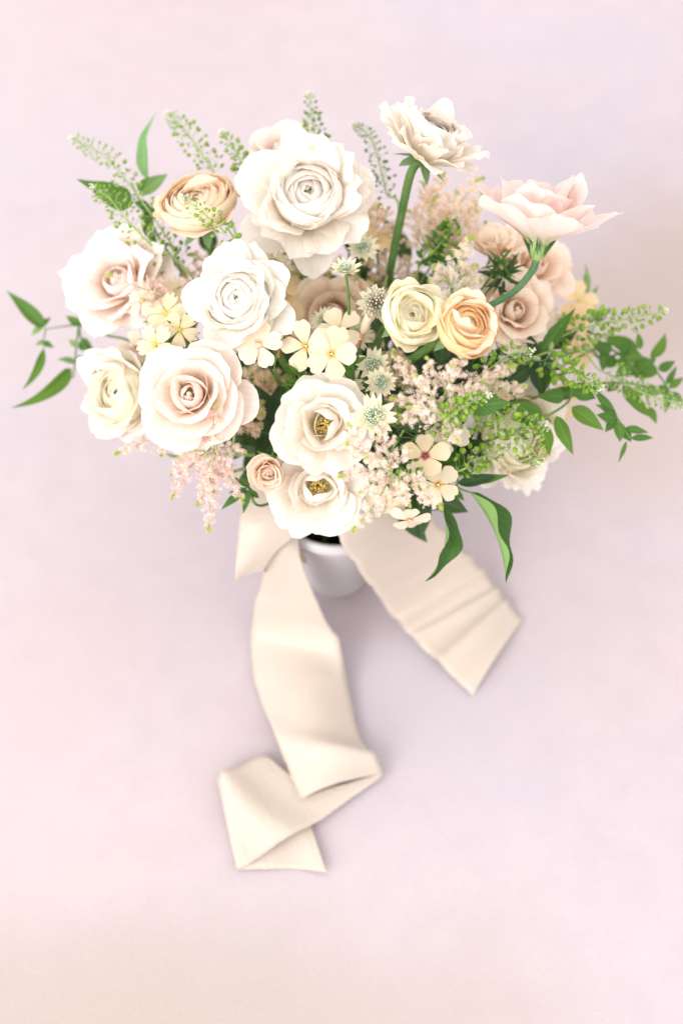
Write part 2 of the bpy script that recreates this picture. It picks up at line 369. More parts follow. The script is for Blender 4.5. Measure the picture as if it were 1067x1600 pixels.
# unit icosphere for beads
_t = (1 + 5 ** 0.5) / 2
ICO_V = np.array([(-1, _t, 0), (1, _t, 0), (-1, -_t, 0), (1, -_t, 0), (0, -1, _t), (0, 1, _t), (0, -1, -_t), (0, 1, -_t), (_t, 0, -1), (_t, 0, 1), (-_t, 0, -1), (-_t, 0, 1)], float)
ICO_V /= np.linalg.norm(ICO_V[0])
ICO_F = np.array([(0, 11, 5), (0, 5, 1), (0, 1, 7), (0, 7, 10), (0, 10, 11), (1, 5, 9), (5, 11, 4), (11, 10, 2), (10, 7, 6), (7, 1, 8), (3, 9, 4), (3, 4, 2), (3, 2, 6), (3, 6, 8), (3, 8, 9), (4, 9, 5), (2, 4, 11), (6, 2, 10), (8, 6, 7), (9, 8, 1)])
def rand_rot(n):
    q = rng.normal(size=(n, 4)); q /= np.linalg.norm(q, axis=1)[:, None]
    a, b, c, d = q.T
    return np.stack([np.stack([1 - 2 * (c * c + d * d), 2 * (b * c - a * d), 2 * (b * d + a * c)], 1),
                     np.stack([2 * (b * c + a * d), 1 - 2 * (b * b + d * d), 2 * (c * d - a * b)], 1),
                     np.stack([2 * (b * d - a * c), 2 * (c * d + a * b), 1 - 2 * (b * b + c * c)], 1)], 1)
class Tri:
    """collects triangles of many small pieces into one mesh"""
    def __init__(s): s.V = []; s.F = []; s.M = []; s.n = 0
    def add(s, V, F, m):
        F = np.asarray(F)
        if F.shape[1] == 4: F = np.vstack([F[:, [0, 1, 2]], F[:, [0, 2, 3]]])
        s.V.append(V); s.F.append(F + s.n); s.M.append(np.full(len(F), m)); s.n += len(V)
    def scatter(s, tV, tF, pos, rot, scale, m):
        """pos (n,3) rot (n,3,3) scale (n,) m (n,)"""
        n = len(pos)
        if n == 0: return
        V = np.einsum('nij,kj->nki', rot, tV) * np.asarray(scale).reshape(n, 1, 1) + pos[:, None, :]
        F = (tF[None] + (np.arange(n) * len(tV))[:, None, None]).reshape(-1, 3)
        s.V.append(V.reshape(-1, 3)); s.F.append(F + s.n); s.M.append(np.repeat(m, len(tF))); s.n += n * len(tV)
    def mesh(s, name, smooth=True):
        return mesh_np(name, np.concatenate(s.V), np.concatenate(s.F), mat_idx=np.concatenate(s.M), smooth=smooth)

# ------------------------------------------------------------------ backdrop, vase
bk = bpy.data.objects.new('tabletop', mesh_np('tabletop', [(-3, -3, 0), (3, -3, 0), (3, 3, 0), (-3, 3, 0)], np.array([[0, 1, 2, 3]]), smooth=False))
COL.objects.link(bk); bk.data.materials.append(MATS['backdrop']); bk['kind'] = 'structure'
bk['label'] = 'painted lavender and blush plaster styling surface'

RIM_Z = 0.112
VC = P(525, 858, RIM_Z) + Vector((0, 0.0475, 0)); VC.z = 0
vase = thing('vase', 'pale grey ceramic vase with a rolled rim under the flowers', 'vase', VC)
def lathe(prof, n=64):
    a = np.linspace(0, 2 * np.pi, n, endpoint=False); V = []
    for r, z in prof: V.append(np.stack([r * np.cos(a), r * np.sin(a), np.full(n, z)], 1))
    m = len(prof); i, j = np.meshgrid(np.arange(m - 1), np.arange(n), indexing='ij'); i = i.ravel(); j = j.ravel(); k = (j + 1) % n
    return np.concatenate(V), np.stack([i * n + j, i * n + k, (i + 1) * n + k, (i + 1) * n + j], 1)
MV = Matrix.Translation(VC)
prof = spline([(0.0, 0.0005), (0.021, 0.0005), (0.0240, 0.003), (0.0255, 0.02), (0.0340, 0.065), (0.0435, 0.096), (0.0440, 0.1005)], 40)
V, F = lathe(prof); part('body', mesh_np('vase_body', V, F), 'ceramic', vase, MV)
prof = spline([(0.0442, 0.1005), (0.0472, 0.102), (0.0485, 0.106), (0.0478, 0.110), (0.0455, 0.1118), (0.0430, 0.1105), (0.0420, 0.106)], 24)
V, F = lathe(prof); part('rim', mesh_np('vase_rim', V, F), 'ceramic', vase, MV)
prof = [(0.0420, 0.106), (0.040, 0.09), (0.029, 0.05), (0.020, 0.012), (0.0, 0.010)]
V, F = lathe(prof); part('inner_wall', mesh_np('vase_inner', V, F), 'ceramic_inside', vase, MV)

def vase_pts():
    a = random.uniform(0, 2 * math.pi); r = 0.026 * math.sqrt(random.random())
    e = VC + Vector((r * math.cos(a), r * math.sin(a), RIM_Z - 0.006))
    b = VC + Vector((-0.5 * r * math.cos(a), -0.5 * r * math.sin(a), 0.018))
    return b, e
def stem_path(head, F, lead=0.035, n=26):
    b, e = vase_pts()
    p1 = head - F * lead
    out = Vector((head.x - e.x, head.y - e.y, 0))
    mid = e + (p1 - e) * 0.5 + Vector((0, 0, 0.012)) - out * 0.06
    return b, spline([b, e, mid, p1, head], n)

# ------------------------------------------------------------------ petals
def petal_mesh(L, W, angs, wrap=1.0, r0=0.002, z0=0.0, nu=9, nv=9, rnd=(0.35, 2.5), point=0.0, notch=0.0, ruf=0.0, curl=0.0, base=0.3, wmax=0.7, jag=0.0, thick=0.0, rmin=0.3, name='petal', shell=False, fine=0.0, crumple=0.018):
    u = np.linspace(-1, 1, nu); v = np.linspace(0, 1, nv) ** 0.9
    U, Vv = np.meshgrid(u, v, indexing='ij')
    au = np.abs(U)
    vlen = 1 - rnd[0] * au ** rnd[1] + point * np.exp(-(U / 0.16) ** 2) - notch * np.exp(-(U / 0.18) ** 2)
    ph = rng.uniform(0, 6.28, 6)
    vlen = vlen + (0.014 + jag) * np.sin((9 if jag else 4.5) * U + ph[3]) + (0.006 + jag * 0.7) * np.sin((17 if jag else 9) * U + ph[4])
    if fine:
        q = rng.uniform(0.6, 1.4, 3)
        vlen = vlen + fine * (np.sin(13 * q[0] * U + ph[1]) * np.sin(3.1 * q[1] * U + ph[2]) + .6 * np.sin(23 * q[2] * U + ph[0]) * np.sin(4.3 * U + ph[5]))
    vv = Vv * vlen
    c = np.polyfit(np.linspace(0, 1, len(angs)), np.radians(angs), len(angs) - 1)
    s = np.linspace(0, 1.15, 60); A = np.polyval(c, np.minimum(s, 1.0)); ds = s[1] - s[0]
    rr = r0 + np.concatenate([[0], np.cumsum(np.sin((A[1:] + A[:-1]) / 2))]) * ds * L
    zz = z0 + np.concatenate([[0], np.cumsum(np.cos((A[1:] + A[:-1]) / 2))]) * ds * L
    r = np.interp(vv, s, rr); z = np.interp(vv, s, zz); a = np.interp(vv, s, A)
    q = np.clip(vv / wmax, 0, 1)
    wd = W / 2 * (base + (1 - base) * np.sin(q * np.pi / 2) ** 1.1)
    off = U * wd
    k = wrap / np.maximum(np.maximum(r, 1e-4), rmin * W)
    ks = np.clip(k * off, -2.7, 2.7); kk = np.where(np.abs(k) < 1e-3, 1e-3, k)
    t = np.sin(ks) / kk; d = (1 - np.cos(ks)) / kk
    rf = ruf * L * vv ** 2 * (0.35 + 0.65 * au ** 1.5) * (np.sin(2.6 * np.pi * U * 0.7 + ph[0]) + 0.6 * np.sin(4.6 * np.pi * U * 0.7 + ph[1]) + 0.35 * np.sin(8.2 * U + ph[2] + 5 * vv)) * 0.55
    pc = rng.uniform(0, 6.28, 4)
    rf = rf + crumple * L * np.clip(vv * 1.6, 0, 1) * (np.sin(3.3 * U + 5.0 * vv + pc[0]) * .6 + np.sin(-2.1 * U + 7.5 * vv + pc[1]) * .5 + .35 * np.sin(6.2 * U + 3 * vv + pc[2]))
    e = np.clip((au - 0.5) / 0.5, 0, 1)
    d = d + rf - curl * L * e * e * vv ** 1.5 * (0.7 + 0.3 * np.sin(3 * U + ph[5]))
    X = r - np.cos(a) * d; Z = z + np.sin(a) * d
    if shell:      # wraps round the flower's own axis like a cabbage leaf
        phi = np.clip(U * wd / np.maximum(rr.max() * .85, 1e-4), -1.9, 1.9)
        r2 = np.maximum(r + rf, 2e-4); X = r2 * np.cos(phi); t = r2 * np.sin(phi); Z = z + .3 * rf
    Vt = np.stack([X, t, Z], -1).reshape(-1, 3)
    uv = np.stack([(U + 1) / 2, vv], -1).reshape(-1, 2)
    return mesh_np(name, Vt, grid_faces(nu, nv), uv)

def solve_rim(L, r0, rim, base=(85, 42, 8, -70)):
    """angles of a shell petal of length L whose tip ends at radius rim"""
    lo, hi = -60.0, 110.0
    s = np.linspace(0, 1, 40)
    for _ in range(22):
        d = (lo + hi) / 2
        angs = (base[0], base[1] + .45 * d, base[2] + .9 * d, base[3] + 1.0 * d)
        c = np.polyfit(np.linspace(0, 1, 4), np.radians(angs), 3)
        r = r0 + np.mean(np.sin(np.polyval(c, s))) * L
        if r > rim: hi = d
        else: lo = d
    return angs

def head_matrix(pos, F, spin=0.0):
    z = F.normalized(); x = Vector((1, 0, 0)) - z * z.x
    if x.length < 0.1: x = Vector((0, 1, 0)) - z * z.y
    x.normalize(); y = z.cross(x)
    M = Matrix((x, y, z)).transposed().to_4x4()
    return Matrix.Translation(pos) @ M @ Matrix.Rotation(spin, 4, 'Z')
def jit(M, az, tilt=4):
    return M @ Matrix.Rotation(az, 4, 'Z') @ Matrix.Rotation(R_(random.gauss(0, tilt)), 4, 'Y') @ Matrix.Rotation(R_(random.gauss(0, tilt)), 4, 'X')

def leaf_mesh(L, W, fold=0.3, bend=0.0, wave=0.0, tw=0.0, nu=7, nv=13, wpos=0.42, tipw=1.0, name='leaf', curlx=0.0):
    u = np.linspace(-1, 1, nu); v = np.linspace(0, 1, nv)
    U, Vv = np.meshgrid(u, v, indexing='ij')
    p = math.log(0.5) / math.log(wpos)
    wd = W / 2 * np.sin(np.pi * Vv ** p) ** (1.0 * tipw) * (1 - 0.25 * Vv) + 0.00015
    ang = bend * Vv
    s = np.linspace(0, 1, 60)
    yy = np.concatenate([[0], np.cumsum(np.cos(bend * s[1:]))]) / 59 * L; zz = -np.concatenate([[0], np.cumsum(np.sin(bend * s[1:]))]) / 59 * L
    y = np.interp(Vv, s, yy); z = np.interp(Vv, s, zz)
    ph = rng.uniform(0, 6.28, 3)
    f = fold
    h = np.abs(U) * wd * math.sin(f) + wave * L * np.abs(U) ** 1.3 * np.sin(Vv * 13 + ph[0] + (U > 0) * 1.3) * np.sin(np.pi * Vv) ** 0.5
    x = U * wd * math.cos(f)
    th = tw * Vv
    x2 = x * np.cos(th) - h * np.sin(th); h2 = x * np.sin(th) + h * np.cos(th)
    sd = 4 * curlx * L * Vv * (1 - Vv)
    Vt = np.stack([x2 + sd, y + h2 * np.sin(ang), z + h2 * np.cos(ang)], -1).reshape(-1, 3)
    uv = np.stack([(U + 1) / 2, Vv], -1).reshape(-1, 2)
    F = grid_faces(nu, nv)[:, ::-1]
    return mesh_np(name, Vt, F[:, ::-1], uv)
def span_matrix(A, B, nrm):
    y = (B - A).normalized(); z = nrm - y * nrm.dot(y)
    if z.length < 1e-4: z = Vector((0, 0, 1)) - y * y.z
    z.normalize(); x = y.cross(z)
    return Matrix.Translation(A) @ Matrix((x, y, z)).transposed().to_4x4()
def leaf(parent, A, B, W, mat, nrm=None, fold=0.3, bend=0.35, wave=0.012, tw=0.0, name='leaf', wpos=0.42, curlx=0.0, nv=13):
    nrm = nrm or (C_BACK + Vector((random.uniform(-.3, .3), random.uniform(-.3, .3), random.uniform(-.2, .3))))
    L = (B - A).length * (1 + bend * bend / 12 if bend else 1)
    # chord correction so the bent leaf still ends near B
    M = span_matrix(A, B, nrm) @ Matrix.Rotation(bend * 0.5, 4, 'X')
    return part(name, leaf_mesh(L, W, fold, bend, wave, tw, wpos=wpos, curlx=curlx, nv=nv), mat, parent, M)

GRP = {}
def stem_part(root, path, r0, r1, mat='stem', sides=8):
    return part('stem', tube('stem', path, [r0, r0, (r0 + r1) / 2, r1], sides), mat, root)

def sepals(root, M, n, L, W, ang, mat='leaf_mid'):
    for k in range(n):
        part('sepal', petal_mesh(L, W, ang, wrap=0.7, nu=5, nv=7, rnd=(0.75, 1.3), base=0.5, wmax=0.4, ruf=0.03, name='sepal'), mat, root, jit(M, k * 2 * math.pi / n + random.uniform(-.2, .2)))

# ------------------------------------------------------------------ flower builders
def ranunculus(px, py, z, Rpx, F, label, mat='ran_white', mat_out=None, n_in=30, outer=(7, 6), outer_ang=(60, 85), stem_r=0.0026, stem_mat='stem', spin=0.0, ruf=0.05, mouth=1.0, lead=0.04, narrow_out=0.0, name='ranunculus', off=0.45, path=None, outL=1.0):
    R = Rpx * PX; F = face(*F)
    H = P(px, py, z) - F * R * off
    b, sp = stem_path(H, F, lead) if path is None else path(H, F)
    root = thing(name, label, 'ranunculus', b, 'ranunculus blooms in the arrangement')
    stem_part(root, sp, stem_r * 0.95, stem_r * 1.1, stem_mat)
    M = head_matrix(H, F, spin)
    mo = mat_out or mat
    # green button in the eye
    T = Tri()
    for k in range(14):
        a = k * 2.4; rr = 0.012 * R * math.sqrt(k) * 2.2
        T.scatter(ICO_V * np.array([1, .5, 1.3]), ICO_F, np.array([[rr * math.cos(a), rr * math.sin(a), 0.50 * R - rr * .6]]), np.array([np.eye(3)]), [0.045 * R], np.zeros(1))
    part('button', T.mesh('button'), 'button', root, M)
    az = random.uniform(0, 6)
    for i in range(n_in):
        t = (i + 0.5) / n_in
        L = R * (0.86 + 0.20 * t) * random.uniform(0.97, 1.03)
        Wd = R * (0.85 + 1.00 * t)
        r0 = 0.02 * R + 0.08 * R * t
        angs = solve_rim(L, r0, R * (0.015 + 0.70 * mouth * t ** 1.1) + random.uniform(-.03, .03) * R * t)
        az += 2.39996 + random.uniform(-.25, .25)
        part('petal', petal_mesh(L, Wd, angs, wrap=1.0, r0=r0, nu=11, nv=11, shell=True, crumple=.006 + .012 * t, rnd=(0.24, 2.2), ruf=0.008 + 0.026 * t, base=0.55, wmax=0.5, rmin=0.12 + .08 * t), mat, root, jit(M, az, 1.4 + 2.2 * t))
    nrow = len(outer)
    for row, cnt in enumerate(outer):
        f = row / max(1, nrow - 1) if nrow > 1 else 0.5
        o = outer_ang[0] + (outer_ang[1] - outer_ang[0]) * f
        for k in range(cnt):
            az = 2 * math.pi * (k + 0.5 * (row % 2)) / cnt + random.uniform(-.3, .3)
            oo = o + random.gauss(0, 7)
            L = R * outL * random.uniform(0.98, 1.26) * (1 - 0.04 * f)
            Wd = R * random.uniform(0.85, 1.10) * (1 - narrow_out * random.random())
            part('petal', petal_mesh(L, Wd, (80, oo * 0.75, oo * .85, oo + random.uniform(-12, 22)), wrap=random.uniform(0.35, 0.7), r0=0.12 * R, nu=17, nv=11, fine=.012, rnd=(random.uniform(.3, .45), 2.2), ruf=ruf * random.uniform(.8, 1.9), crumple=.03, base=0.34, wmax=0.72, notch=random.choice([0, 0, 0.06, .1]), curl=random.uniform(-.05, .10)), mo, root, jit(M, az, 7))
    sepals(root, M @ Matrix.Translation((0, 0, -0.0015)), 5, R * 0.55, R * 0.3, (90, 110, 120), 'leaf_pale')
    return root

def rose(px, py, z, Rpx, F, label, mat='rose_blush', n_bud=7, rows=((5, 32, .95), (5, 52, 1.1), (6, 72, 1.15), (5, 88, 1.1)), ruf=0.035, point=0.05, tipcurl=28, stem_r=0.0023, spin=0.0, width=1.15, name='rose', off=0.42, sep=True, cat='rose', lead=0.03, edge=0.05, budh=1.0, stem_mat='stem', extra=()):
    R = Rpx * PX; F = face(*F)
    H = P(px, py, z) - F * R * off
    b, sp = stem_path(H, F, lead)
    root = thing(name, label, cat, b, 'roses in the arrangement' if cat == 'rose' else None)
    stem_part(root, sp, stem_r, stem_r * 1.2, stem_mat)
    M = head_matrix(H, F, spin)
    hip = part('hip', mesh_np('hip', *lathe(spline([(0.0, -0.006), (0.003, -0.0055), (0.0045, -0.002), (0.004, 0.001), (0.002, 0.003)], 10), 12)), 'stem', root, M)
    cp = [(0.0, .30 * R), (.05 * R, .42 * R), (.055 * R, .58 * R), (.03 * R, .67 * R * budh), (0.0002, .70 * R * budh)]
    Vc, Fc = lathe(spline([(a_, 0, b_) for a_, b_ in cp], 12)[:, [0, 2]], 10)
    part('bud_core', mesh_np('bud_core', Vc, Fc, np.full((len(Vc), 2), (.5, .8))), mat, root, M)
    az = random.uniform(0, 6)
    for i in range(n_bud):
        t = (i + .5) / n_bud
        L = R * (0.76 + 0.06 * t) * budh; az += 2.0 + random.uniform(-.25, .25)
        r0 = 0.015 * R + 0.05 * R * t
        part('petal', petal_mesh(L, R * (0.5 + 0.6 * t), solve_rim(L, r0, R * (.008 + .21 * t) * random.uniform(.85, 1.15), (75, 26, 2, -55)), wrap=1.15, r0=r0, nu=9, nv=8, shell=True, rnd=(0.25, 2.2), ruf=0.015, base=0.55, wmax=0.5, point=0.02, rmin=0.14 + .12 * t), mat, root, jit(M, az, 2))
    for row, (cnt, o, ln) in enumerate(rows):
        a0 = random.uniform(0, 6)
        for k in range(cnt):
            az = a0 + 2 * math.pi * k / cnt + random.uniform(-.18, .18)
            oo = o + random.gauss(0, 5)
            L = R * ln * random.uniform(.93, 1.06); Wd = R * width * random.uniform(.9, 1.1)
            part('petal', petal_mesh(L, Wd, (85, oo * .72, oo * .8, oo + tipcurl * random.uniform(.3, 1.3)), wrap=0.75 - 0.12 * row, r0=0.10 * R, nu=11, nv=10, rnd=(0.30, 2.6), crumple=.026, fine=.008, point=point * random.uniform(0, 1.3), ruf=ruf * random.uniform(.8, 1.7), curl=edge * random.uniform(0, 1.5), base=0.36, wmax=0.68), mat, root, jit(M, az, 3))
    for az, oo, ln, wd in extra:
        part('petal', petal_mesh(R * ln, R * wd, (88, oo * .9, oo, oo - 10), wrap=.35, r0=.1 * R, nu=12, nv=11, rnd=(.28, 2.5), ruf=.045, base=.3, wmax=.72), mat, root, jit(head_matrix(H, F), az, 2))
    if sep: sepals(hip, M, 5, R * .6, R * .2, (95, 115, 135))
    return root

def open_rose(px, py, z, Rpx, F, label, mat='rose_white', rows=((5, 34, .85), (6, 60, 1.08), (6, 80, 1.12)), curled=2, spin=0.0, tipcurl=-12):
    R = Rpx * PX; F = face(*F); H = P(px, py, z) - F * R * .35
    b, sp = stem_path(H, F, .03)
    root = thing('open_rose', label, 'rose', b, 'roses in the arrangement'); stem_part(root, sp, .002, .0025)
    M = head_matrix(H, F, spin)
    T = Tri(); n = 60
    for k in range(n):
        a = k * 2.39996; f = math.sqrt((k + 4) / n); rr = f * 0.17 * R
        p1 = np.array([rr * math.cos(a), rr * math.sin(a), (0.30 - .08 * f) * R]) + rng.normal(0, .02 * R, 3); p0 = p1 * np.array([.3, .3, 0]) + np.array([0, 0, .06 * R])
        V, Fc = tube_arrays(np.array([p0, (p0 + p1) / 2 + np.array([0, 0, .02 * R]), p1]), [.0003, .0002], 4); T.add(V, Fc, 0)
        T.scatter(ICO_V * np.array([1.4, .8, .7]), ICO_F, p1[None], rand_rot(1), [.020 * R], np.array([1]))
    part('stamens', T.mesh('stamens'), ['filament', 'stamen'], root, M, stuff=True)
    for row, (cnt, o, ln) in enumerate(((3, 20, .62),) + tuple(rows)):
        a0 = random.uniform(0, 6)
        for k in range(cnt):
            az = a0 + 2 * math.pi * k / cnt + random.uniform(-.15, .15); oo = o + random.gauss(0, 5)
            part('petal', petal_mesh(R * ln * random.uniform(.94, 1.05), R * random.uniform(1.0, 1.25), (88, oo * .85, oo * .9, oo + tipcurl * random.uniform(-.6, 1.5)), wrap=.72 - .1 * row, r0=.1 * R, nu=13, nv=11, rnd=(.30, 2.5), ruf=.075, crumple=.03, fine=.012, notch=random.choice([0, .05, .09]), base=.34, wmax=.72, curl=random.uniform(0, .06)), mat, root, jit(M, az, 3))
    for k in range(curled):   # small inner petals arching over the stamens
        az = spin + (-.9, .6, 2.4)[k] + random.uniform(-.2, .2)
        part('petal', petal_mesh(R * .80, R * .80, (62, 22, -20, -92), wrap=.9, r0=.14 * R, nu=9, nv=9, rnd=(.35, 2.2), ruf=.03, base=.3, wmax=.7), mat, root, jit(M, az, 4))
    sepals(root, M, 5, R * .6, R * .2, (95, 115, 130))
    return root

def phlox(px, py, z, Rpx, F, label, mat='phlox_yellow', fringe=0.0, spin=None, n=5, ang=86, eye='stamen', group='phlox florets in the arrangement', to=None, tube_mat='stem_red', wid=1.0, leafy=0):
    R = Rpx * PX * random.uniform(.92, 1.08); F = face(*F); H = P(px, py, z)
    neck = H - F * R * 0.9
    b, sp = stem_path(neck, (F * .5 + Vector((0, 0, .5))).normalized(), .03)
    root = thing('phlox_flower', label, 'phlox', b, group)
    part('stem', tube('stem', sp, [.0009, .0009, .0007], 6), 'stem', root)
    M = head_matrix(H, F, random.uniform(0, 6) if spin is None else spin)
    ct = part('corolla_tube', tube('corolla_tube', spline([neck, neck + F * R * .45, H], 8), [.0011, .0008, .0012], 8), tube_mat, root)
    for k in range(5):
        part('sepal', petal_mesh(R * .55, R * .16, (40, 12, 20), wrap=.6, r0=.0006, nu=3, nv=6, rnd=(.9, 1.1), base=.7, wmax=.3, name='sepal'), 'leaf_mid', ct, jit(head_matrix(neck, F), k * 1.257, 3))
    for k in range(n):
        a = ang + random.gauss(0, 9)
        part('petal', petal_mesh(R * random.uniform(.88, 1.08), R * (.74 + .2 * random.random()) * wid, (a - 10, a, a + 4, a + random.uniform(-22, 26)), wrap=random.uniform(-.3, .45), r0=.0012, nu=9 if not fringe else 15, nv=7, rnd=(.30, 2.6), notch=random.uniform(.03, .12) if not fringe else .02, jag=fringe, ruf=.05, base=.16, wmax=.8), mat, root, jit(M, k * 2 * math.pi / n + random.uniform(-.08, .08), 3))
    T = Tri(); T.scatter(ICO_V, ICO_F, np.array([[.0005, 0, .0004], [-.0004, .0005, .0005], [-.0002, -.0006, .0003]]), rand_rot(3), [.0006] * 3, np.zeros(3))
    part('eye', T.mesh('eye'), eye, root, M)
    for k in range(leafy):
        A = neck - F * .004; d = (face(random.uniform(-1, 1), random.uniform(-1, .2), random.uniform(-.3, .5)))
        leaf(root, A, A + d * random.uniform(.012, .022), .0032, 'leaf_mid', fold=.4, bend=.6)
    return root
def phlox_bud(px, py, z, Lpx, D, label, mat='phlox_cream'):
    L = Lpx * PX; D = face(*D); H = P(px, py, z); base = H - D * L * .5
    b, sp = stem_path(base, (D * .6 + Vector((0, 0, .4))).normalized(), .025)
    root = thing('phlox_bud', label, 'flower bud', b, 'phlox buds'); part('stem', tube('stem', sp, [.0009, .0009, .0007], 6), 'stem', root)
    M = head_matrix(base, D)
    part('corolla_tube', tube('corolla_tube', spline([base - D * L * .8, base - D * .3 * L, base + D * .05 * L], 8), [.0010, .0008, .0014], 8), 'stem_red', root)
    for k in range(5):
        part('petal', petal_mesh(L * random.uniform(.9, 1.05), L * .62, (34, 10, -6, 5), wrap=1.0, r0=.0006, nu=7, nv=7, rnd=(.4, 2), base=.3, wmax=.6, ruf=.02), mat, root, jit(M, k * 1.257, 3))
    return root

def astrantia(px, py, z, Rpx, F, label, n=13, ang=68, red=False, dome=.55, mat='astrantia_bract', lead=.03, pins=90):
    R = Rpx * PX * .88; F = face(*F); H = P(px, py, z) - F * R * .15
    b, sp = stem_path(H, F, lead)
    root = thing('astrantia_flower', label, 'astrantia', b, 'astrantia flowers in the arrangement')
    part('stem', tube('stem', sp, [.0011, .0011, .0009], 7), 'stem', root)
    M = head_matrix(H, F, random.uniform(0, 6))
    for row in range(2):
        for k in range(n if row == 0 else n - 4):
            a = ang + random.gauss(0, 5) + 8 * row
            part('bract', petal_mesh(R * random.uniform(.92, 1.08), R * .50, (a + 10, a, a - 6), wrap=.5, r0=.0012, nu=7, nv=8, rnd=(.62, 1.5), base=.35, wmax=.5, ruf=.02, point=.05, name='bract'), mat, root, jit(M, (k + .5 * row) * 2 * math.pi / (n if row == 0 else n - 4) + random.uniform(-.1, .1), 3))
    T = Tri(); c = np.array([0, 0, .0005])
    for k in range(pins):
        f = math.sqrt((k + .5) / pins); a = k * 2.39996; th = f * 1.35
        L = R * dome * random.uniform(.85, 1.12)
        tip = np.array([math.sin(th) * math.cos(a), math.sin(th) * math.sin(a), math.cos(th)]) * L + c
        V, Fc = tube_arrays(np.array([c, (c + tip) / 2, tip]), [.00018, .00022], 4); T.add(V, Fc, 2 if (red and k % 2 == 0) else 0)
        T.scatter(ICO_V * np.array([.9, .9, 1.2]), ICO_F, tip[None], rand_rot(1), [R * random.uniform(.035, .055)], np.array([1 if random.random() < .7 else 0]))
    part('florets', T.mesh('florets'), ['floret_green', 'floret_white', 'floret_red'], root, M, stuff=True)
    return root

# floret: a bead with four tiny petals
FL_V = [ICO_V * np.array([.36, .36, .42])]; FL_F = [ICO_F]; nn = 12
for k in range(6):
    a = k * math.pi / 3
    d = np.array([math.cos(a), math.sin(a), .55 + .3 * (k % 2)]); s = np.array([-math.sin(a), math.cos(a), 0])
    FL_V.append(np.array([d * .2, d * .85 + s * .17, d * 1.45, d * .85 - s * .17])); FL_F.append(np.array([(0, 1, 2), (0, 2, 3)]) + nn); nn += 4
FL_V = np.concatenate(FL_V); FL_F = np.concatenate(FL_F)
def astilbe(z, root_px, branches, label, mats=('astilbe_pink', 'astilbe_light', 'bud_green'), fl=0.00112, dens=2.8, stem_mat='stem_light', thick=1.0, spine=None, green_tip=.90):
    """root_px (x,y): where side branches gather; branches: list of (x0,y0,z0, x1,y1,z1)"""
    A = P(*root_px, z)
    b, sp = stem_path(A, Vector((0, 0, 1)), .03)
    root = thing('astilbe', label, 'astilbe', b, 'astilbe plumes in the arrangement')
    part('stem', tube('stem', sp, [.0014, .0014, .0009], 6), stem_mat, root)
    for br in branches:
        x0, y0, z0, x1, y1, z1 = br
        p0 = P(x0, y0, z0); p1 = P(x1, y1, z1); L = (p1 - p0).length
        side = Vector((random.uniform(-1, 1), random.uniform(-1, 1), random.uniform(0, 1))) * L * .07
        path = spline([p0, (p0 + p1) / 2 + side, p1], 16)
        T = Tri(); V, Fc = tube_arrays(path, [.0006, .0002], 5); T.add(V, Fc, 3)
        n = int(L / 0.00034 * dens)
        t = rng.uniform(0, 1, n) ** 0.85
        idx = t * 15; i0 = np.minimum(idx.astype(int), 14); fr = (idx - i0)[:, None]
        c = path[i0] * (1 - fr) + path[i0 + 1] * fr
        tp = np.clip(1.25 * (1 - t) + .18, 0, 1) * np.clip(t * 6 + .35, 0, 1)
        # sub-spikes: short side twigs in a golden spiral give the plume its knobbly outline
        tan = np.array((p1 - p0).normalized()); ref = np.cross(tan, [0.2, 0.3, 1]); ref /= np.linalg.norm(ref); bi = np.cross(tan, ref)
        ns = max(6, int(L / .0024)); ks = np.floor(t * ns); aa = ks * 2.39996 + rng.normal(0, .20, n)
        rad = tp * 0.0056 * thick * min(1.25, .55 + L / .05) * 1.1 * (rng.uniform(0.05, 1.0, n) ** .8)
        dirv = np.cos(aa)[:, None] * ref + np.sin(aa)[:, None] * bi + 0.75 * tan
        pos = c + dirv * rad[:, None] + rng.normal(0, .00035, (n, 3))
        m = rng.choice([0, 1], n, p=[.68, .32]); m = np.where((t > green_tip) | (rng.uniform(0, 1, n) < .035), 2, m)
        T.scatter(FL_V, FL_F, pos, rand_rot(n), fl * rng.uniform(.65, 1.15, n) * np.where(t > .85, .75, 1), m)
        part('plume', T.mesh('plume'), [*mats, stem_mat], root, stuff=True)
    return root

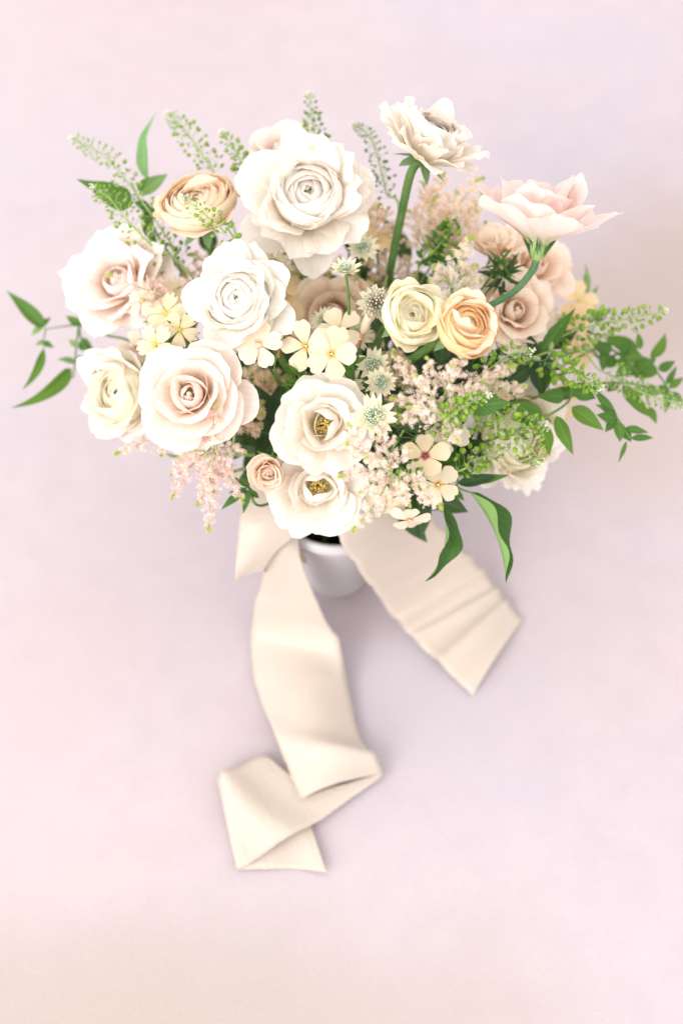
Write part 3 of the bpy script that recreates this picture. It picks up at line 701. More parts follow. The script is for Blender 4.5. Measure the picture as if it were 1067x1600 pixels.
def pennycress(pts, label, pod=0.00158, n=None, dark=False, start=.0, spread=.0075, flip=1, stem_mat='stem_light', tipbuds=16, bare=.25):
    """pts: list of (px,py,z) from bouquet to tip"""
    W = [P(*q) for q in pts]
    b, e = vase_pts()
    path = spline([b, e] + W, 60)
    root = thing('pennycress_sprig', label, 'pennycress', b, 'pennycress sprigs in the arrangement')
    part('stem', tube('stem', path, [.0009, .0008, .00055, .00035], 6), stem_mat, root)
    vis = spline(W, 50); seg = np.linalg.norm(np.diff(vis, axis=0), axis=1); L = seg.sum()
    n = n or int(L / .00088)
    T = Tri(); B = Tri()
    for k in range(n):
        t = bare + (1 - bare) * (k + .5) / n
        f = t * 49; i = min(int(f), 48); c = vis[i] * (1 - (f - i)) + vis[i + 1] * (f - i)
        tan = vis[i + 1] - vis[i]; tan /= np.linalg.norm(tan)
        ref = np.cross(tan, [0.1, 0.2, 1]); ref /= np.linalg.norm(ref); bi = np.cross(tan, ref); a = k * 2.39996 + random.uniform(-.3, .3)
        d = math.cos(a) * ref + math.sin(a) * bi + .35 * tan; d /= np.linalg.norm(d)
        ln = spread * (1.12 - .72 * t ** 2) * random.uniform(.7, 1.25)
        if random.random() < .08: continue
        q = c + d * ln
        V, Fc = tube_arrays(np.array([c, c + d * ln * .5 + tan * ln * .06, q]), [.00016, .00013], 4); T.add(V, Fc, 1)
        s = pod * (1.15 - .62 * t ** 2) * random.uniform(.62, 1.2)
        # heart-shaped flat pod: x across, y along pedicel, z thin
        z = np.cross(d, rng.normal(size=3)); z /= np.linalg.norm(z); x = np.cross(d, z)
        rot = np.stack([x, d, z], 1)[None]
        pv = ICO_V * np.array([1.02, 1.08, .50]); pv[:, 1] -= .22 * np.exp(-(pv[:, 0] / .3) ** 2) * (pv[:, 1] > .4); 
        T.scatter(pv, ICO_F, (q + d * s * .7)[None], rot, [s], np.array([0 if random.random() < .75 else 2]))
    part('seed_pods', T.mesh('seed_pods'), ['pod_dark' if dark else 'pod', 'stem_light', 'pod' if dark else 'pod_pale'], root, stuff=True)
    tip = vis[-1]; td = vis[-1] - vis[-3]; td /= np.linalg.norm(td)
    for k in range(tipbuds):
        d = td * .9 + rng.normal(0, .55, 3); d /= np.linalg.norm(d); q = tip + d * random.uniform(.002, .0048)
        V, Fc = tube_arrays(np.array([tip, (tip + q) / 2, q]), [.0002, .00016], 4); B.add(V, Fc, 0)
        B.scatter(ICO_V * np.array([.8, .8, 1.2]), ICO_F, q[None], rand_rot(1), [.00065 * random.uniform(.7, 1.3)], np.array([1]))
    part('flower_tip', B.mesh('flower_tip'), ['stem_light', 'bud_white'], root, stuff=True)
    return root

def vine(pts, leaves, label, name='jasmine_vine', cat='jasmine', r=.0009, mat='leaf_jasmine', stem_mat='stem', twigs=(), group='jasmine vines in the arrangement', fold=.35):
    """leaves: (x0,y0,z0,x1,y1,z1,width_px[,mat[,nrm]])"""
    b, e = vase_pts()
    path = spline([b, e] + [P(*q) for q in pts], 60)
    root = thing(name, label, cat, b, group)
    part('stem', tube('stem', path, [r * 1.2, r, r, r * .6], 7), stem_mat, root)
    for tw in twigs:
        part('twig', tube('twig', spline([P(*q) for q in tw], 14), [r * .7, r * .4], 6), stem_mat, root)
    for lf in leaves:
        x0, y0, z0, x1, y1, z1, wp = lf[:7]
        opt = lf[7] if len(lf) > 7 else {}
        leaf(root, P(x0, y0, z0), P(x1, y1, z1), wp * 1.08 * PX, opt.get('mat', mat), nrm=opt.get('nrm'), fold=opt.get('fold', fold), bend=opt.get('bend', .4), wave=opt.get('wave', .012), tw=opt.get('tw', random.uniform(-.4, .4)), curlx=opt.get('curlx', 0), wpos=opt.get('wpos', .40), nv=opt.get('nv', 13))
    return root

# ================================================================== ribbon
def strip(left, right, n=70, m=15, ripple=0.0, cross=0.0, creases=(), thick=0.0005, name='ribbon'):
    """left/right: lists of (px,py,z) along the two edges"""
    Lp = spline([P(*q) for q in left], n); Rp = spline([P(*q) for q in right], n)
    tt = np.linspace(0, 1, n)[:, None]; ss = np.linspace(0, 1, m)
    V = np.zeros((n, m, 3)); ph = rng.uniform(0, 6, 4)
    for j, s in enumerate(ss):
        V[:, j] = Lp * (1 - s) + Rp * s
    S, Tm = np.meshgrid(ss, np.linspace(0, 1, n))
    h = ripple * (np.sin(5 * S + 7 * Tm + ph[0]) + .6 * np.sin(3 * S - 13 * Tm + ph[1]))
    h = h + cross * np.sin(np.pi * S)
    for (t0, wd, amp, skew) in creases:
        h = h + amp * np.exp(-((Tm - t0 - skew * (S - .5)) / wd) ** 2)
    V[..., 2] = np.maximum(V[..., 2] + h, .0006)
    # frayed raw edges
    for j in (0, m - 1):
        d = (V[:, m - 1] - V[:, 0]); V[:, j] += d * rng.normal(0, .003, (n, 1))
    uv = np.stack([S, Tm], -1).reshape(-1, 2)
    return mesh_np(name, V.reshape(-1, 3), grid_faces(n, m), uv)
ribbon = thing('silk_ribbon', 'champagne silk ribbon tied round the vase neck, its tails trailing on the table', 'ribbon', VC + Vector((0, -.046, .098)))
def rpart(name, me):
    o = part(name, me, 'silk', ribbon)
    md = o.modifiers.new('thickness', 'SOLIDIFY'); md.thickness = .0005; md.offset = 0
    return o
# band round the neck of the vase
ab = np.linspace(0, 2 * np.pi, 60)
band = np.stack([np.stack([VC.x + (.0465 + .0006 * np.sin(7 * ab + q)) * np.cos(ab), VC.y + (.0465 + .0006 * np.sin(5 * ab + q)) * np.sin(ab), np.full(60, zz)], 1) for q, zz in enumerate((.083, .090, .097))], 1)
# (the band sits at the sides and back; its front is open where the bow parts and the vase shows)
keep = [i for i in range(60) if not (4.30 < ab[i] < 5.15)]
i0 = keep.index(next(i for i in keep if ab[i] >= 5.15)); order = keep[i0:] + keep[:i0]
band = band[order]
uvb = np.stack(np.meshgrid(np.linspace(0, 1, 3), np.linspace(0, 1, len(order))), -1).reshape(-1, 2)
rpart('neck_band', mesh_np('neck_band', band.reshape(-1, 3), grid_faces(len(order), 3), uvb))
# bow loop hanging at the left: front face comes down, rolls over and returns behind
rpart('bow_loop', strip(
    [(392, 745, .145), (378, 800, .140), (372, 850, .126), (368, 895, .106), (371, 908, .092), (384, 895, .084), (404, 850, .094), (428, 800, .110)],
    [(475, 765, .145), (470, 812, .142), (458, 840, .132), (430, 868, .116), (413, 892, .098), (424, 888, .086), (444, 855, .096), (466, 815, .112)],
    n=90, ripple=.0012, cross=.006, creases=((.30, .09, .003, .2),)))
# left tail: comes down off the neck, lies along the table, folds under and back twice
rpart('tail', strip(
    [(430, 832, .122), (418, 872, .104), (410, 905, .078), (403, 945, .042), (393, 990, .010), (398, 1060, .005), (425, 1140, .008), (448, 1195, .012), (468, 1243, .011), (472, 1250, .0085)],
    [(466, 832, .126), (470, 872, .110), (484, 915, .084), (507, 968, .046), (528, 1010, .013), (545, 1080, .007), (562, 1150, .008), (582, 1178, .013), (596, 1198, .011), (600, 1206, .0085)],
    n=110, ripple=.0020, cross=.008, creases=((.40, .05, .012, .1), (.58, .05, .004, -.2), (.75, .06, .006, .1))))
rpart('tail_fold', strip(
    [(600, 1206, .0082), (590, 1218, .0070), (545, 1250, .0060), (490, 1290, .0060), (430, 1325, .006), (385, 1352, .0062), (370, 1358, .0050)],
    [(472, 1250, .0082), (463, 1240, .0070), (440, 1205, .0055), (415, 1180, .0055), (385, 1192, .008), (350, 1210, .0085), (340, 1216, .0060)],
    n=80, ripple=.0007, cross=.001, creases=((.72, .10, .007, .25),)))
rpart('tail_end', strip(
    [(340, 1216, .0055), (352, 1218, .0032), (400, 1228, .0025), (450, 1262, .0025), (486, 1290, .0035)],
    [(370, 1358, .0045), (382, 1359, .0025), (420, 1358, .0018), (470, 1358, .0020), (510, 1363, .0060)],
    n=60, ripple=.0006, cross=.001))
# right tail with cross creases
rpart('tail', strip(
    [(512, 800, .140), (528, 840, .134), (546, 872, .114), (570, 908, .084), (602, 950, .040), (640, 992, .012), (690, 1040, .005), (738, 1086, .003)],
    [(622, 740, .140), (640, 775, .136), (668, 805, .108), (700, 838, .070), (732, 872, .036), (765, 908, .012), (790, 938, .006), (816, 966, .004)],
    n=160, ripple=.0014, cross=.002, creases=[(.22, .05, .005, .15), (.38, .028, .0048, .08), (.47, .024, .0040, -.03), (.56, .022, .0045, .05), (.66, .022, .0042, .02), (.76, .022, .0038, .06), (.86, .026, .0040, .03)]))

# ================================================================== main blooms
ranunculus(480, 306, .290, 97, (.10, .18, 1), 'big open white ranunculus with loose blush outer petals, above the smaller white one', 'ran_white', n_in=26, mouth=.62, outer=(5, 6, 6, 6, 5), outer_ang=(24, 90), ruf=.075, narrow_out=.3)
ranunculus(310, 321, .268, 82, (-.18, .58, .78), 'pale peach ranunculus with freckled globe, tilted up beside the jasmine leaves', 'ran_peach_pale', n_in=60, mouth=.95, outer=(4, 5), outer_ang=(30, 60), ruf=.04, outL=.86, stem_r=.0028)
def top_path(H, F):
    b, e = vase_pts()
    return b, spline([b, e, P(605, 470, .19), P(612, 410, .225), P(628, 330, .258), P(642, 270, .285), H], 34)
ranunculus(671, 222, .305, 82, (.38, .74, .52), 'ruffled white ranunculus standing highest on a long bare green stem', 'ran_white', n_in=26, mouth=.62, outer=(5, 6, 6, 7, 5), outer_ang=(12, 92), ruf=.10, off=.35, narrow_out=.45, path=top_path, stem_r=.0027)
ranunculus(372, 468, .272, 78, (-.18, .12, 1), 'cool white ranunculus with a tight cream eye, between peach ranunculus and garden rose', 'ran_white_cool', n_in=30, mouth=.66, outer=(5, 6, 6, 5), outer_ang=(24, 84), ruf=.06)
ranunculus(190, 613, .190, 87, (-.55, .02, .80), 'cream white ranunculus turned outwards below the pink rose and beside jasmine tips', 'ran_cream', 'ran_white', n_in=38, mouth=.78, outer=(6, 6, 5), outer_ang=(28, 62), ruf=.05)
ranunculus(641, 494, .282, 68, (.28, .05, .95), 'creamy yellow ranunculus with deep yellow eye touching the apricot one', 'ran_cream', n_in=44, mouth=.82, outer=(6, 5), outer_ang=(26, 48), ruf=.03, outL=.93)
ranunculus(727, 511, .290, 68, (.35, .12, .93), 'apricot orange ranunculus nestled against the creamy yellow one', 'ran_apricot', 'ran_apricot_outer', n_in=46, mouth=.82, outer=(5, 3), outer_ang=(22, 38), ruf=.03, outL=.93)
ranunculus(806, 680, .170, 94, (.50, -.10, .85), 'pale cream ranunculus hanging low beneath the jasmine vine and pennycress', 'ran_cream', 'ran_white', n_in=28, outer=(7, 7, 5), outer_ang=(45, 90), ruf=.07, narrow_out=.4)

rose(186, 440, .222, 84, (-.30, .22, .93), 'pale pink rose with reflexed pointed petals, beside the fringed yellow phlox', 'rose_blush_pink', n_bud=4, rows=((4, 20, .95), (5, 38, 1.12), (5, 58, 1.18), (6, 78, 1.15)), ruf=.09, point=.12, tipcurl=58, edge=.16, width=1.10)
rose(298, 617, .245, 69, (-.10, .05, 1), 'blush garden rose with a swirled bud centre above the pink astilbe', 'rose_blush', n_bud=5, rows=((3, 18, .80), (4, 42, .98), (5, 64, 1.12), (4, 84, 1.22)), ruf=.04, point=.03, tipcurl=20, width=1.42, extra=((-.15, 92, 1.36, 1.05), (-1.7, 95, 1.2, 1.1)))
rose(438, 232, .235, 55, (-.1, .5, .7), 'soft pink rose peeking out behind the big white ranunculus', 'rose_blush_pink', n_bud=5, rows=((5, 35, 1.0), (5, 60, 1.1), (5, 80, 1.1)))
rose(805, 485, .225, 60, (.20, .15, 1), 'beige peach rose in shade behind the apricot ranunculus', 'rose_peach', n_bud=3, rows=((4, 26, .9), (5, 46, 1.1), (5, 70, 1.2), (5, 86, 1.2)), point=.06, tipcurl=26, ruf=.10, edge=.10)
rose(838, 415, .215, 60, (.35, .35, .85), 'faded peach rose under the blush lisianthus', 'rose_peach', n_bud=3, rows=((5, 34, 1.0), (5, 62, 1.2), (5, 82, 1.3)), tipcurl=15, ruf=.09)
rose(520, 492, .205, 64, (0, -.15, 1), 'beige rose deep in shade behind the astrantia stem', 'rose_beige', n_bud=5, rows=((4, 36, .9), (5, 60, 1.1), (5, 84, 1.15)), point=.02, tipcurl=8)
rose(419, 738, .214, 44, (.05, -.25, .95), 'small peach rosebud half open beside the lower white rose', 'rose_peach', n_bud=5, rows=((4, 8, .95), (4, 20, .98), (3, 34, .95)), name='rosebud', ruf=.03, tipcurl=14, width=1.35)
open_rose(506, 664, .240, 68, (.12, -.05, 1), 'white open rose showing golden stamens under a curled petal, below yellow phlox', curled=2, spin=.3)
open_rose(497, 762, .200, 72, (.02, -.20, .95), 'cream white open rose with golden stamens hanging over the vase rim', mat='rose_white', curled=3, spin=1.4)
rose(772, 385, .225, 42, (-.1, .6, .6), 'small beige rose beneath the lisianthus bud, partly hidden by foliage', 'rose_beige', n_bud=3, rows=((4, 30, 1.1), (5, 55, 1.2)), tipcurl=12)

# lisianthus, seen from the side on a curved stem
def lisianthus():
    H = P(838, 405, .270); F = face(.10, .92, .32); R = 94 * PX
    b, e = vase_pts()
    sp = spline([b, e, P(700, 520, .215), P(757, 482, .245), P(800, 458, .257), P(830, 425, .264), H], 40)
    root = thing('lisianthus', 'blush lisianthus seen from the side on an arching green stem', 'lisianthus', b)
    stem_part(root, sp, .0019, .0024, 'stem_blue')
    M = head_matrix(H, F, .4)
    cal = part('calyx', mesh_np('calyx', *lathe(spline([(.0020, -.001), (.0042, .002), (.0052, .007), (.0048, .011), (.003, .013)], 12), 14)), 'stem_light', root, M)
    for k in range(6):
        part('sepal', petal_mesh(R * .62, R * .13, (55, 14, 32, 62), wrap=.6, r0=.0025, nu=3, nv=8, rnd=(.9, 1.2), base=.8, wmax=.3, name='sepal'), 'stem_blue', cal, jit(M, k * 1.047, 5))
    for row, (cnt, o, ln) in enumerate(((4, 4, .98), (4, 18, 1.10), (5, 30, 1.20), (5, 42, 1.18))):
        for k in range(cnt):
            az = 2 * math.pi * k / cnt + row * .6 + random.uniform(-.2, .2); oo = o + random.gauss(0, 5)
            part('petal', petal_mesh(R * ln * random.uniform(.92, 1.08), R * random.uniform(.9, 1.1), (18 + oo * .4, oo + 16, oo + 8, oo + random.uniform(5, 60)), wrap=.6, r0=.0035, nu=14, nv=12, rnd=(.34, 2.1), point=random.uniform(.02, .16), ruf=.11, curl=random.uniform(.02, .20), base=.25, wmax=.72), 'lisianthus_blush', root, jit(M @ Matrix.Translation((0, 0, .009)), az, 4))
lisianthus()

# ================================================================== phlox
Y = 'phlox florets in the arrangement'
phlox(478, 541, .262, 38, (-.10, .08, 1), 'yellow phlox flower between two others, above green narrow leaves', spin=.5, leafy=5)
phlox(518, 553, .270, 38, (.05, -.12, 1), 'foremost yellow phlox flower with orange eye, overlapping its neighbour', spin=1.2, leafy=3)
phlox(530, 515, .258, 36, (.12, .25, .95), 'yellow phlox flower just under the astrantia stem', spin=2.0)
phlox(404, 538, .262, 36, (-.15, .05, 1), 'pale blush phlox flower against the cool white ranunculus', 'phlox_cream', spin=.2, leafy=2)
phlox_bud(438, 524, .258, 26, (.1, .9, .4), 'pink half open phlox bud beside the pale phlox flower')
phlox_bud(572, 507, .262, 34, (.35, .85, .4), 'pink phlox bud between yellow phlox and creamy yellow ranunculus')
phlox(664, 712, .232, 36, (-.05, -.10, 1), 'cream phlox flower with dark red eye beside the pink astilbe', 'phlox_red_eye', spin=.3, eye='floret_red', leafy=2)
phlox(690, 676, .222, 38, (.25, .35, .9), 'cream phlox flower behind the red-eyed one', 'phlox_cream', spin=1.0, leafy=2)
phlox(684, 757, .212, 32, (.15, -.25, .95), 'tan yellow phlox flower below the red-eyed one', 'phlox_yellow', spin=.7, leafy=2)
phlox(608, 778, .196, 34, (-.1, -.65, .7), 'yellow phlox flower drooping under the pink astilbe over the ribbon', 'phlox_yellow', spin=.9)
phlox(640, 812, .186, 28, (.1, -.80, .5), 'lowest cream phlox flower hanging over the ribbon tail', 'phlox_cream', spin=.2)
phlox(260, 489, .236, 30, (-.1, .05, 1), 'fringed yellow phlox flower facing outwards at the centre of its cluster', 'phlox_fringed', fringe=.085, spin=.1, leafy=2)
phlox(281, 515, .238, 29, (.2, -.1, 1), 'fringed yellow phlox flower just above the garden rose', 'phlox_fringed', fringe=.085, spin=.8, leafy=3)
phlox(272, 459, .230, 30, (.15, .45, .85), 'fringed yellow phlox flower tilted up under the pennycress', 'phlox_fringed', fringe=.085, spin=1.5)
phlox(243, 538, .232, 30, (-.2, -.15, 1), 'fringed cream phlox flower next to the cream ranunculus', 'phlox_fringed', fringe=.085, spin=2.1, leafy=2)
phlox(211, 545, .205, 29, (-.1, -.55, .75), 'faded fringed phlox flower low behind the others by the pink rose', 'phlox_cream', fringe=.085, spin=.4)
phlox(222, 470, .235, 26, (-.5, .2, .8), 'blush fringed phlox flower lying against the pink rose', 'phlox_cream', fringe=.085, spin=2.6)
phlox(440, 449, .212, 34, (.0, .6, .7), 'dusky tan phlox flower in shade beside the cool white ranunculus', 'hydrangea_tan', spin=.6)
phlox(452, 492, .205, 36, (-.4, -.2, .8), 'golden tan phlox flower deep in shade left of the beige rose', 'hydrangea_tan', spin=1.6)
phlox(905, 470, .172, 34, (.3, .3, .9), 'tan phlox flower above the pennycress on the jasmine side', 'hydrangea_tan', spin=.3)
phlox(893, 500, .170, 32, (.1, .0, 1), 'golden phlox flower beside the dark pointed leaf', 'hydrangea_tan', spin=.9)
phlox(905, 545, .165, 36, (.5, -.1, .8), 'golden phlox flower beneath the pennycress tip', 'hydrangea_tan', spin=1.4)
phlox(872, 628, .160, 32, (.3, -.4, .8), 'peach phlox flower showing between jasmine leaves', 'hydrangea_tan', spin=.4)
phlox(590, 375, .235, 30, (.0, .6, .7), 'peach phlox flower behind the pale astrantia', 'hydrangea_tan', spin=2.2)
phlox(800, 392, .235, 34, (-.3, .8, .4), 'beige phlox flower beside the closed bud under the lisianthus', 'phlox_cream', spin=.2)
phlox_bud(778, 372, .255, 22, (-.1, .95, .3), 'closed beige bud standing beneath the lisianthus')
phlox_bud(852, 500, .225, 24, (.6, .3, .6), 'cream bud beside the beige peach rose')
phlox_bud(790, 735, .170, 20, (.5, -.2, .7), 'small dark eyed cream bud above the hanging cream ranunculus')

# ================================================================== astrantia
astrantia(540, 420, .292, 25, (-.05, .75, .65), 'upright white astrantia pincushion on its own bare stem', ang=62, lead=.035)
astrantia(588, 474, .262, 31, (.2, .1, 1), 'green astrantia with maroon heart beside the creamy yellow ranunculus', red=True, dome=.85, ang=80)
astrantia(567, 387, .255, 28, (.1, .4, .9), 'pale green astrantia blurred below the big white ranunculus')
astrantia(583, 570, .245, 28, (.0, .2, 1), 'tan green astrantia in shade beside the yellow phlox')
astrantia(594, 597, .245, 26, (.25, -.3, .9), 'pale yellow astrantia tilted below the tan green one')
astrantia(540, 602, .238, 32, (-.05, -.1, 1), 'white astrantia half hidden behind the open white rose')
astrantia(584, 650, .262, 34, (.05, .12, 1), 'white star astrantia touching the open white rose', ang=74)
astrantia(506, 500, .238, 24, (-.3, .5, .8), 'small white astrantia behind the top yellow phlox', pins=50)
astrantia(555, 522, .240, 30, (.3, .2, .9), 'white astrantia tucked beneath the pink phlox bud', pins=50)

# ================================================================== astilbe
PK = ('astilbe_pink', 'astilbe_light', 'bud_green')
astilbe(.232, (690, 640), [(690, 640, .245, 612, 548, .262), (690, 625, .25, 724, 550, .285), (690, 640, .25, 757, 596, .27), (690, 650, .25, 612, 622, .262), (680, 660, .25, 625, 652, .258),
    (690, 600, .26, 668, 560, .28), (700, 640, .25, 803, 570, .26), (690, 650, .25, 716, 690, .26), (680, 630, .262, 650, 586, .28), (690, 650, .262, 640, 636, .275), (700, 610, .265, 706, 572, .285)],
    'pale pink astilbe plume spread under the apricot ranunculus', PK)
astilbe(.215, (612, 735), [(612, 735, .23, 530, 745, .25), (612, 740, .235, 549, 830, .232), (610, 735, .24, 590, 650, .265), (612, 740, .235, 690, 793, .225), (612, 730, .24, 640, 700, .255), (605, 720, .24, 540, 690, .262),
    (600, 745, .24, 560, 770, .245), (620, 745, .24, 640, 790, .235), (610, 740, .25, 570, 715, .265), (625, 735, .24, 668, 760, .235), (612, 745, .238, 600, 800, .226), (575, 720, .25, 545, 660, .268)],
    'pale pink astilbe plume fanning over the open white roses', PK)
RS = ('astilbe_rose', 'astilbe_light', 'bud_green')
astilbe(.200, (335, 700), [(335, 700, .21, 325, 830, .185), (330, 700, .215, 268, 780, .19), (335, 705, .215, 310, 790, .19), (338, 705, .22, 340, 632, .25), (335, 700, .215, 383, 705, .215), (330, 695, .22, 290, 680, .225),
    (325, 710, .22, 268, 742, .20), (340, 705, .215, 380, 785, .195), (335, 700, .222, 315, 665, .235), (340, 700, .218, 368, 745, .205), (335, 710, .22, 330, 770, .20), (320, 705, .222, 280, 712, .215)],
    'rose pink astilbe plume hanging beneath the blush garden rose', RS)
astilbe(.185, (262, 672), [(278, 668, .19, 180, 708, .178), (270, 672, .19, 250, 712, .18)], 'slim pink astilbe spike reaching past the cream ranunculus', PK)
astilbe(.225, (262, 455), [(275, 462, .235, 168, 428, .255), (268, 462, .23, 225, 470, .245), (270, 455, .23, 300, 440, .23), (285, 470, .225, 320, 500, .225), (262, 450, .23, 235, 440, .245)], 'pink astilbe sprig lying over the pale pink rose', RS)
TN = ('astilbe_tan', 'astilbe_peach', 'bud_green')
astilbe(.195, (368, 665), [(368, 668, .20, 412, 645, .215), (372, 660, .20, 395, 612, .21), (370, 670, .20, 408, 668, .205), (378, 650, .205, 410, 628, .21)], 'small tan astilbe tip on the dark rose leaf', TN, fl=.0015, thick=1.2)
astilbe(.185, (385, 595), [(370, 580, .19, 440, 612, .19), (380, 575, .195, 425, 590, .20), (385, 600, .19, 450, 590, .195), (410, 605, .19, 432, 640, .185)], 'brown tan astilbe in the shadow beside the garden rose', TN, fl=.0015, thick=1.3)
PE = ('astilbe_peach', 'astilbe_tan', 'bud_green')
astilbe(.215, (672, 400), [(672, 400, .22, 752, 277, .25), (672, 395, .22, 758, 304, .24), (678, 400, .22, 745, 324, .235), (680, 395, .215, 758, 352, .22), (668, 390, .22, 660, 285, .255), (672, 390, .22, 695, 270, .26), (668, 385, .22, 715, 300, .25),
    (668, 395, .22, 640, 330, .24), (680, 398, .21, 720, 375, .215), (672, 390, .22, 676, 310, .25), (665, 395, .22, 650, 365, .23), (675, 380, .22, 700, 330, .235)],
    'large peach astilbe plume behind the long stemmed white ranunculus', PE, thick=1.8)
astilbe(.215, (590, 390), [(592, 392, .22, 575, 298, .25), (588, 380, .22, 550, 322, .24), (594, 392, .22, 605, 325, .24), (588, 390, .22, 560, 352, .23), (598, 395, .22, 625, 350, .23), (590, 380, .22, 590, 320, .245)], 'peach astilbe plume right beside the big white ranunculus', PE, thick=1.6)
CR = ('astilbe_cream', 'astilbe_light', 'bud_green')
astilbe(.235, (705, 450), [(705, 450, .245, 737, 370, .275), (705, 450, .24, 678, 415, .25), (708, 455, .24, 752, 440, .25), (700, 448, .24, 690, 470, .24), (715, 440, .245, 745, 415, .255), (700, 440, .245, 672, 440, .245), (712, 455, .24, 738, 468, .24)], 'cream white astilbe above the apricot and yellow ranunculus', CR, fl=.0015)
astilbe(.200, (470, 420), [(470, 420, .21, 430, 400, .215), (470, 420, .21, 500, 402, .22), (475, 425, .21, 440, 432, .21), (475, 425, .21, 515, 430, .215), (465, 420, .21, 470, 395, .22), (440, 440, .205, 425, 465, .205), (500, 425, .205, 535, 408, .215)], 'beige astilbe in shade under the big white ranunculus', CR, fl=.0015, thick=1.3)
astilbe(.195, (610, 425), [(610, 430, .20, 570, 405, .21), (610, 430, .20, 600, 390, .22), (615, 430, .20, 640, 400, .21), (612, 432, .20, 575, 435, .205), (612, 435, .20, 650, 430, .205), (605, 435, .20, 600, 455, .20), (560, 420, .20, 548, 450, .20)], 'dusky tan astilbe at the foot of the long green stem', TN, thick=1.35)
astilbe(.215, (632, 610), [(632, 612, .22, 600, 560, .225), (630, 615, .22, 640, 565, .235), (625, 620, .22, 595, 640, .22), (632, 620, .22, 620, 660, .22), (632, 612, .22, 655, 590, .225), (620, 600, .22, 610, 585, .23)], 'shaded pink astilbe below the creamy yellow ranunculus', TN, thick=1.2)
astilbe(.225, (765, 622), [(760, 622, .23, 823, 604, .245), (762, 625, .23, 800, 622, .235), (750, 610, .24, 805, 572, .255)], 'orange tipped astilbe among the pennycress', PE)
astilbe(.215, (470, 250), [(472, 255, .225, 477, 192, .25)], 'white astilbe tip rising behind the big ranunculus', CR)
astilbe(.205, (720, 470), [(735, 480, .21, 765, 455, .22), (760, 470, .21, 790, 450, .21), (700, 400, .21, 660, 385, .22), (740, 420, .21, 775, 440, .215), (850, 470, .205, 872, 500, .20), (840, 490, .2, 868, 525, .195)], 'cream astilbe behind the apricot ranunculus and peach rose', CR, thick=1.2)
astilbe(.195, (330, 420), [(330, 420, .205, 300, 395, .22), (335, 425, .205, 320, 455, .21), (325, 415, .205, 345, 385, .22), (320, 420, .205, 285, 430, .215), (310, 440, .2, 305, 480, .205)], 'beige astilbe beneath the peach ranunculus', TN, thick=1.2)

astilbe(.205, (430, 400), [(430, 405, .215, 410, 370, .235), (430, 405, .215, 445, 380, .235), (425, 410, .215, 405, 420, .22), (435, 410, .215, 460, 425, .215), (430, 415, .21, 425, 450, .21)], 'beige astilbe tucked between the big and the cool white ranunculus', CR, thick=1.2)
astilbe(.205, (560, 470), [(560, 470, .21, 535, 445, .22), (565, 470, .21, 580, 440, .22), (560, 475, .21, 545, 500, .21), (570, 475, .21, 600, 500, .215), (560, 465, .21, 555, 435, .225)], 'tan astilbe behind the maroon hearted astrantia', TN, thick=1.2)
astilbe(.21, (600, 545), [(600, 545, .215, 580, 525, .22), (605, 550, .215, 625, 560, .22), (600, 550, .215, 585, 590, .215), (610, 548, .215, 640, 575, .22)], 'dusky pink astilbe between the phlox bud and the creamy yellow ranunculus', PE, thick=1.1)
# ================================================================== pennycress
pennycress([(300, 445, .215), (270, 385, .23), (215, 305, .245), (165, 245, .255), (118, 219, .26)], 'longest green pennycress sprig sweeping out past the peach ranunculus', spread=.0085, bare=.1)
pennycress([(300, 432, .225), (250, 395, .24), (200, 345, .255), (172, 310, .262), (150, 296, .265)], 'pennycress sprig crossing the broad jasmine leaf', spread=.0085, bare=.12)
pennycress([(345, 300, .24), (318, 245, .255), (290, 205, .26), (267, 181, .265)], 'pennycress sprig rising above the peach ranunculus', spread=.0075, bare=.15)
pennycress([(398, 330, .23), (385, 275, .25), (370, 240, .26), (351, 212, .265)], 'short leafy pennycress sprig with dense round pods between two ranunculus', pod=.0020, spread=.006, bare=.1)
pennycress([(505, 290, .23), (496, 230, .25), (488, 190, .26), (483, 152, .265)], 'pennycress sprig straight behind the big white ranunculus', dark=True, bare=.15, spread=.0065)
pennycress([(618, 370, .225), (603, 300, .24), (590, 245, .25), (575, 210, .255), (556, 198, .258)], 'thin pennycress sprig with hooked tip beside the long stem', dark=True, pod=.0012, spread=.006, bare=.2)
pennycress([(380, 400, .265), (350, 362, .29), (320, 335, .30), (292, 312, .305)], 'pennycress sprig lying in front of the peach ranunculus', pod=.0016, spread=.006, bare=.1, n=46)
pennycress([(850, 540, .205), (915, 512, .21), (970, 500, .212), (1032, 488, .215)], 'pennycress sprig with round bright pods pointing away over the jasmine', pod=.0025, spread=.0080, bare=.05)
pennycress([(850, 560, .20), (940, 580, .195), (1000, 612, .19), (1062, 632, .185)], 'sparse pennycress sprig reaching farthest along the jasmine stem', pod=.0015, spread=.0075, bare=.35)
pennycress([(830, 560, .21), (870, 572, .22), (905, 588, .225), (932, 604, .225)], 'pennycress sprig with fat round pods resting on jasmine leaves', pod=.0027, spread=.0070, bare=.05, tipbuds=22)
pennycress([(740, 640, .23), (790, 668, .225), (820, 690, .22), (842, 718, .215)], 'dense pennycress sprig drooping over the hanging cream ranunculus', pod=.0023, spread=.0105, bare=.0)
pennycress([(730, 610, .225), (770, 640, .225), (815, 665, .225), (846, 666, .225)], 'pennycress sprig with white tip above the jasmine vine', pod=.0023, spread=.009, bare=.0)
pennycress([(690, 690, .235), (700, 655, .26), (725, 635, .27), (755, 620, .275)], 'pale pennycress tip lying on the pink astilbe', pod=.0024, spread=.005, bare=.1, tipbuds=20)
pennycress([(745, 590, .24), (775, 568, .25), (800, 552, .258), (824, 549, .26)], 'pennycress sprig with white curled tip beside the apricot ranunculus', pod=.0022, spread=.0060, bare=.0, tipbuds=22)
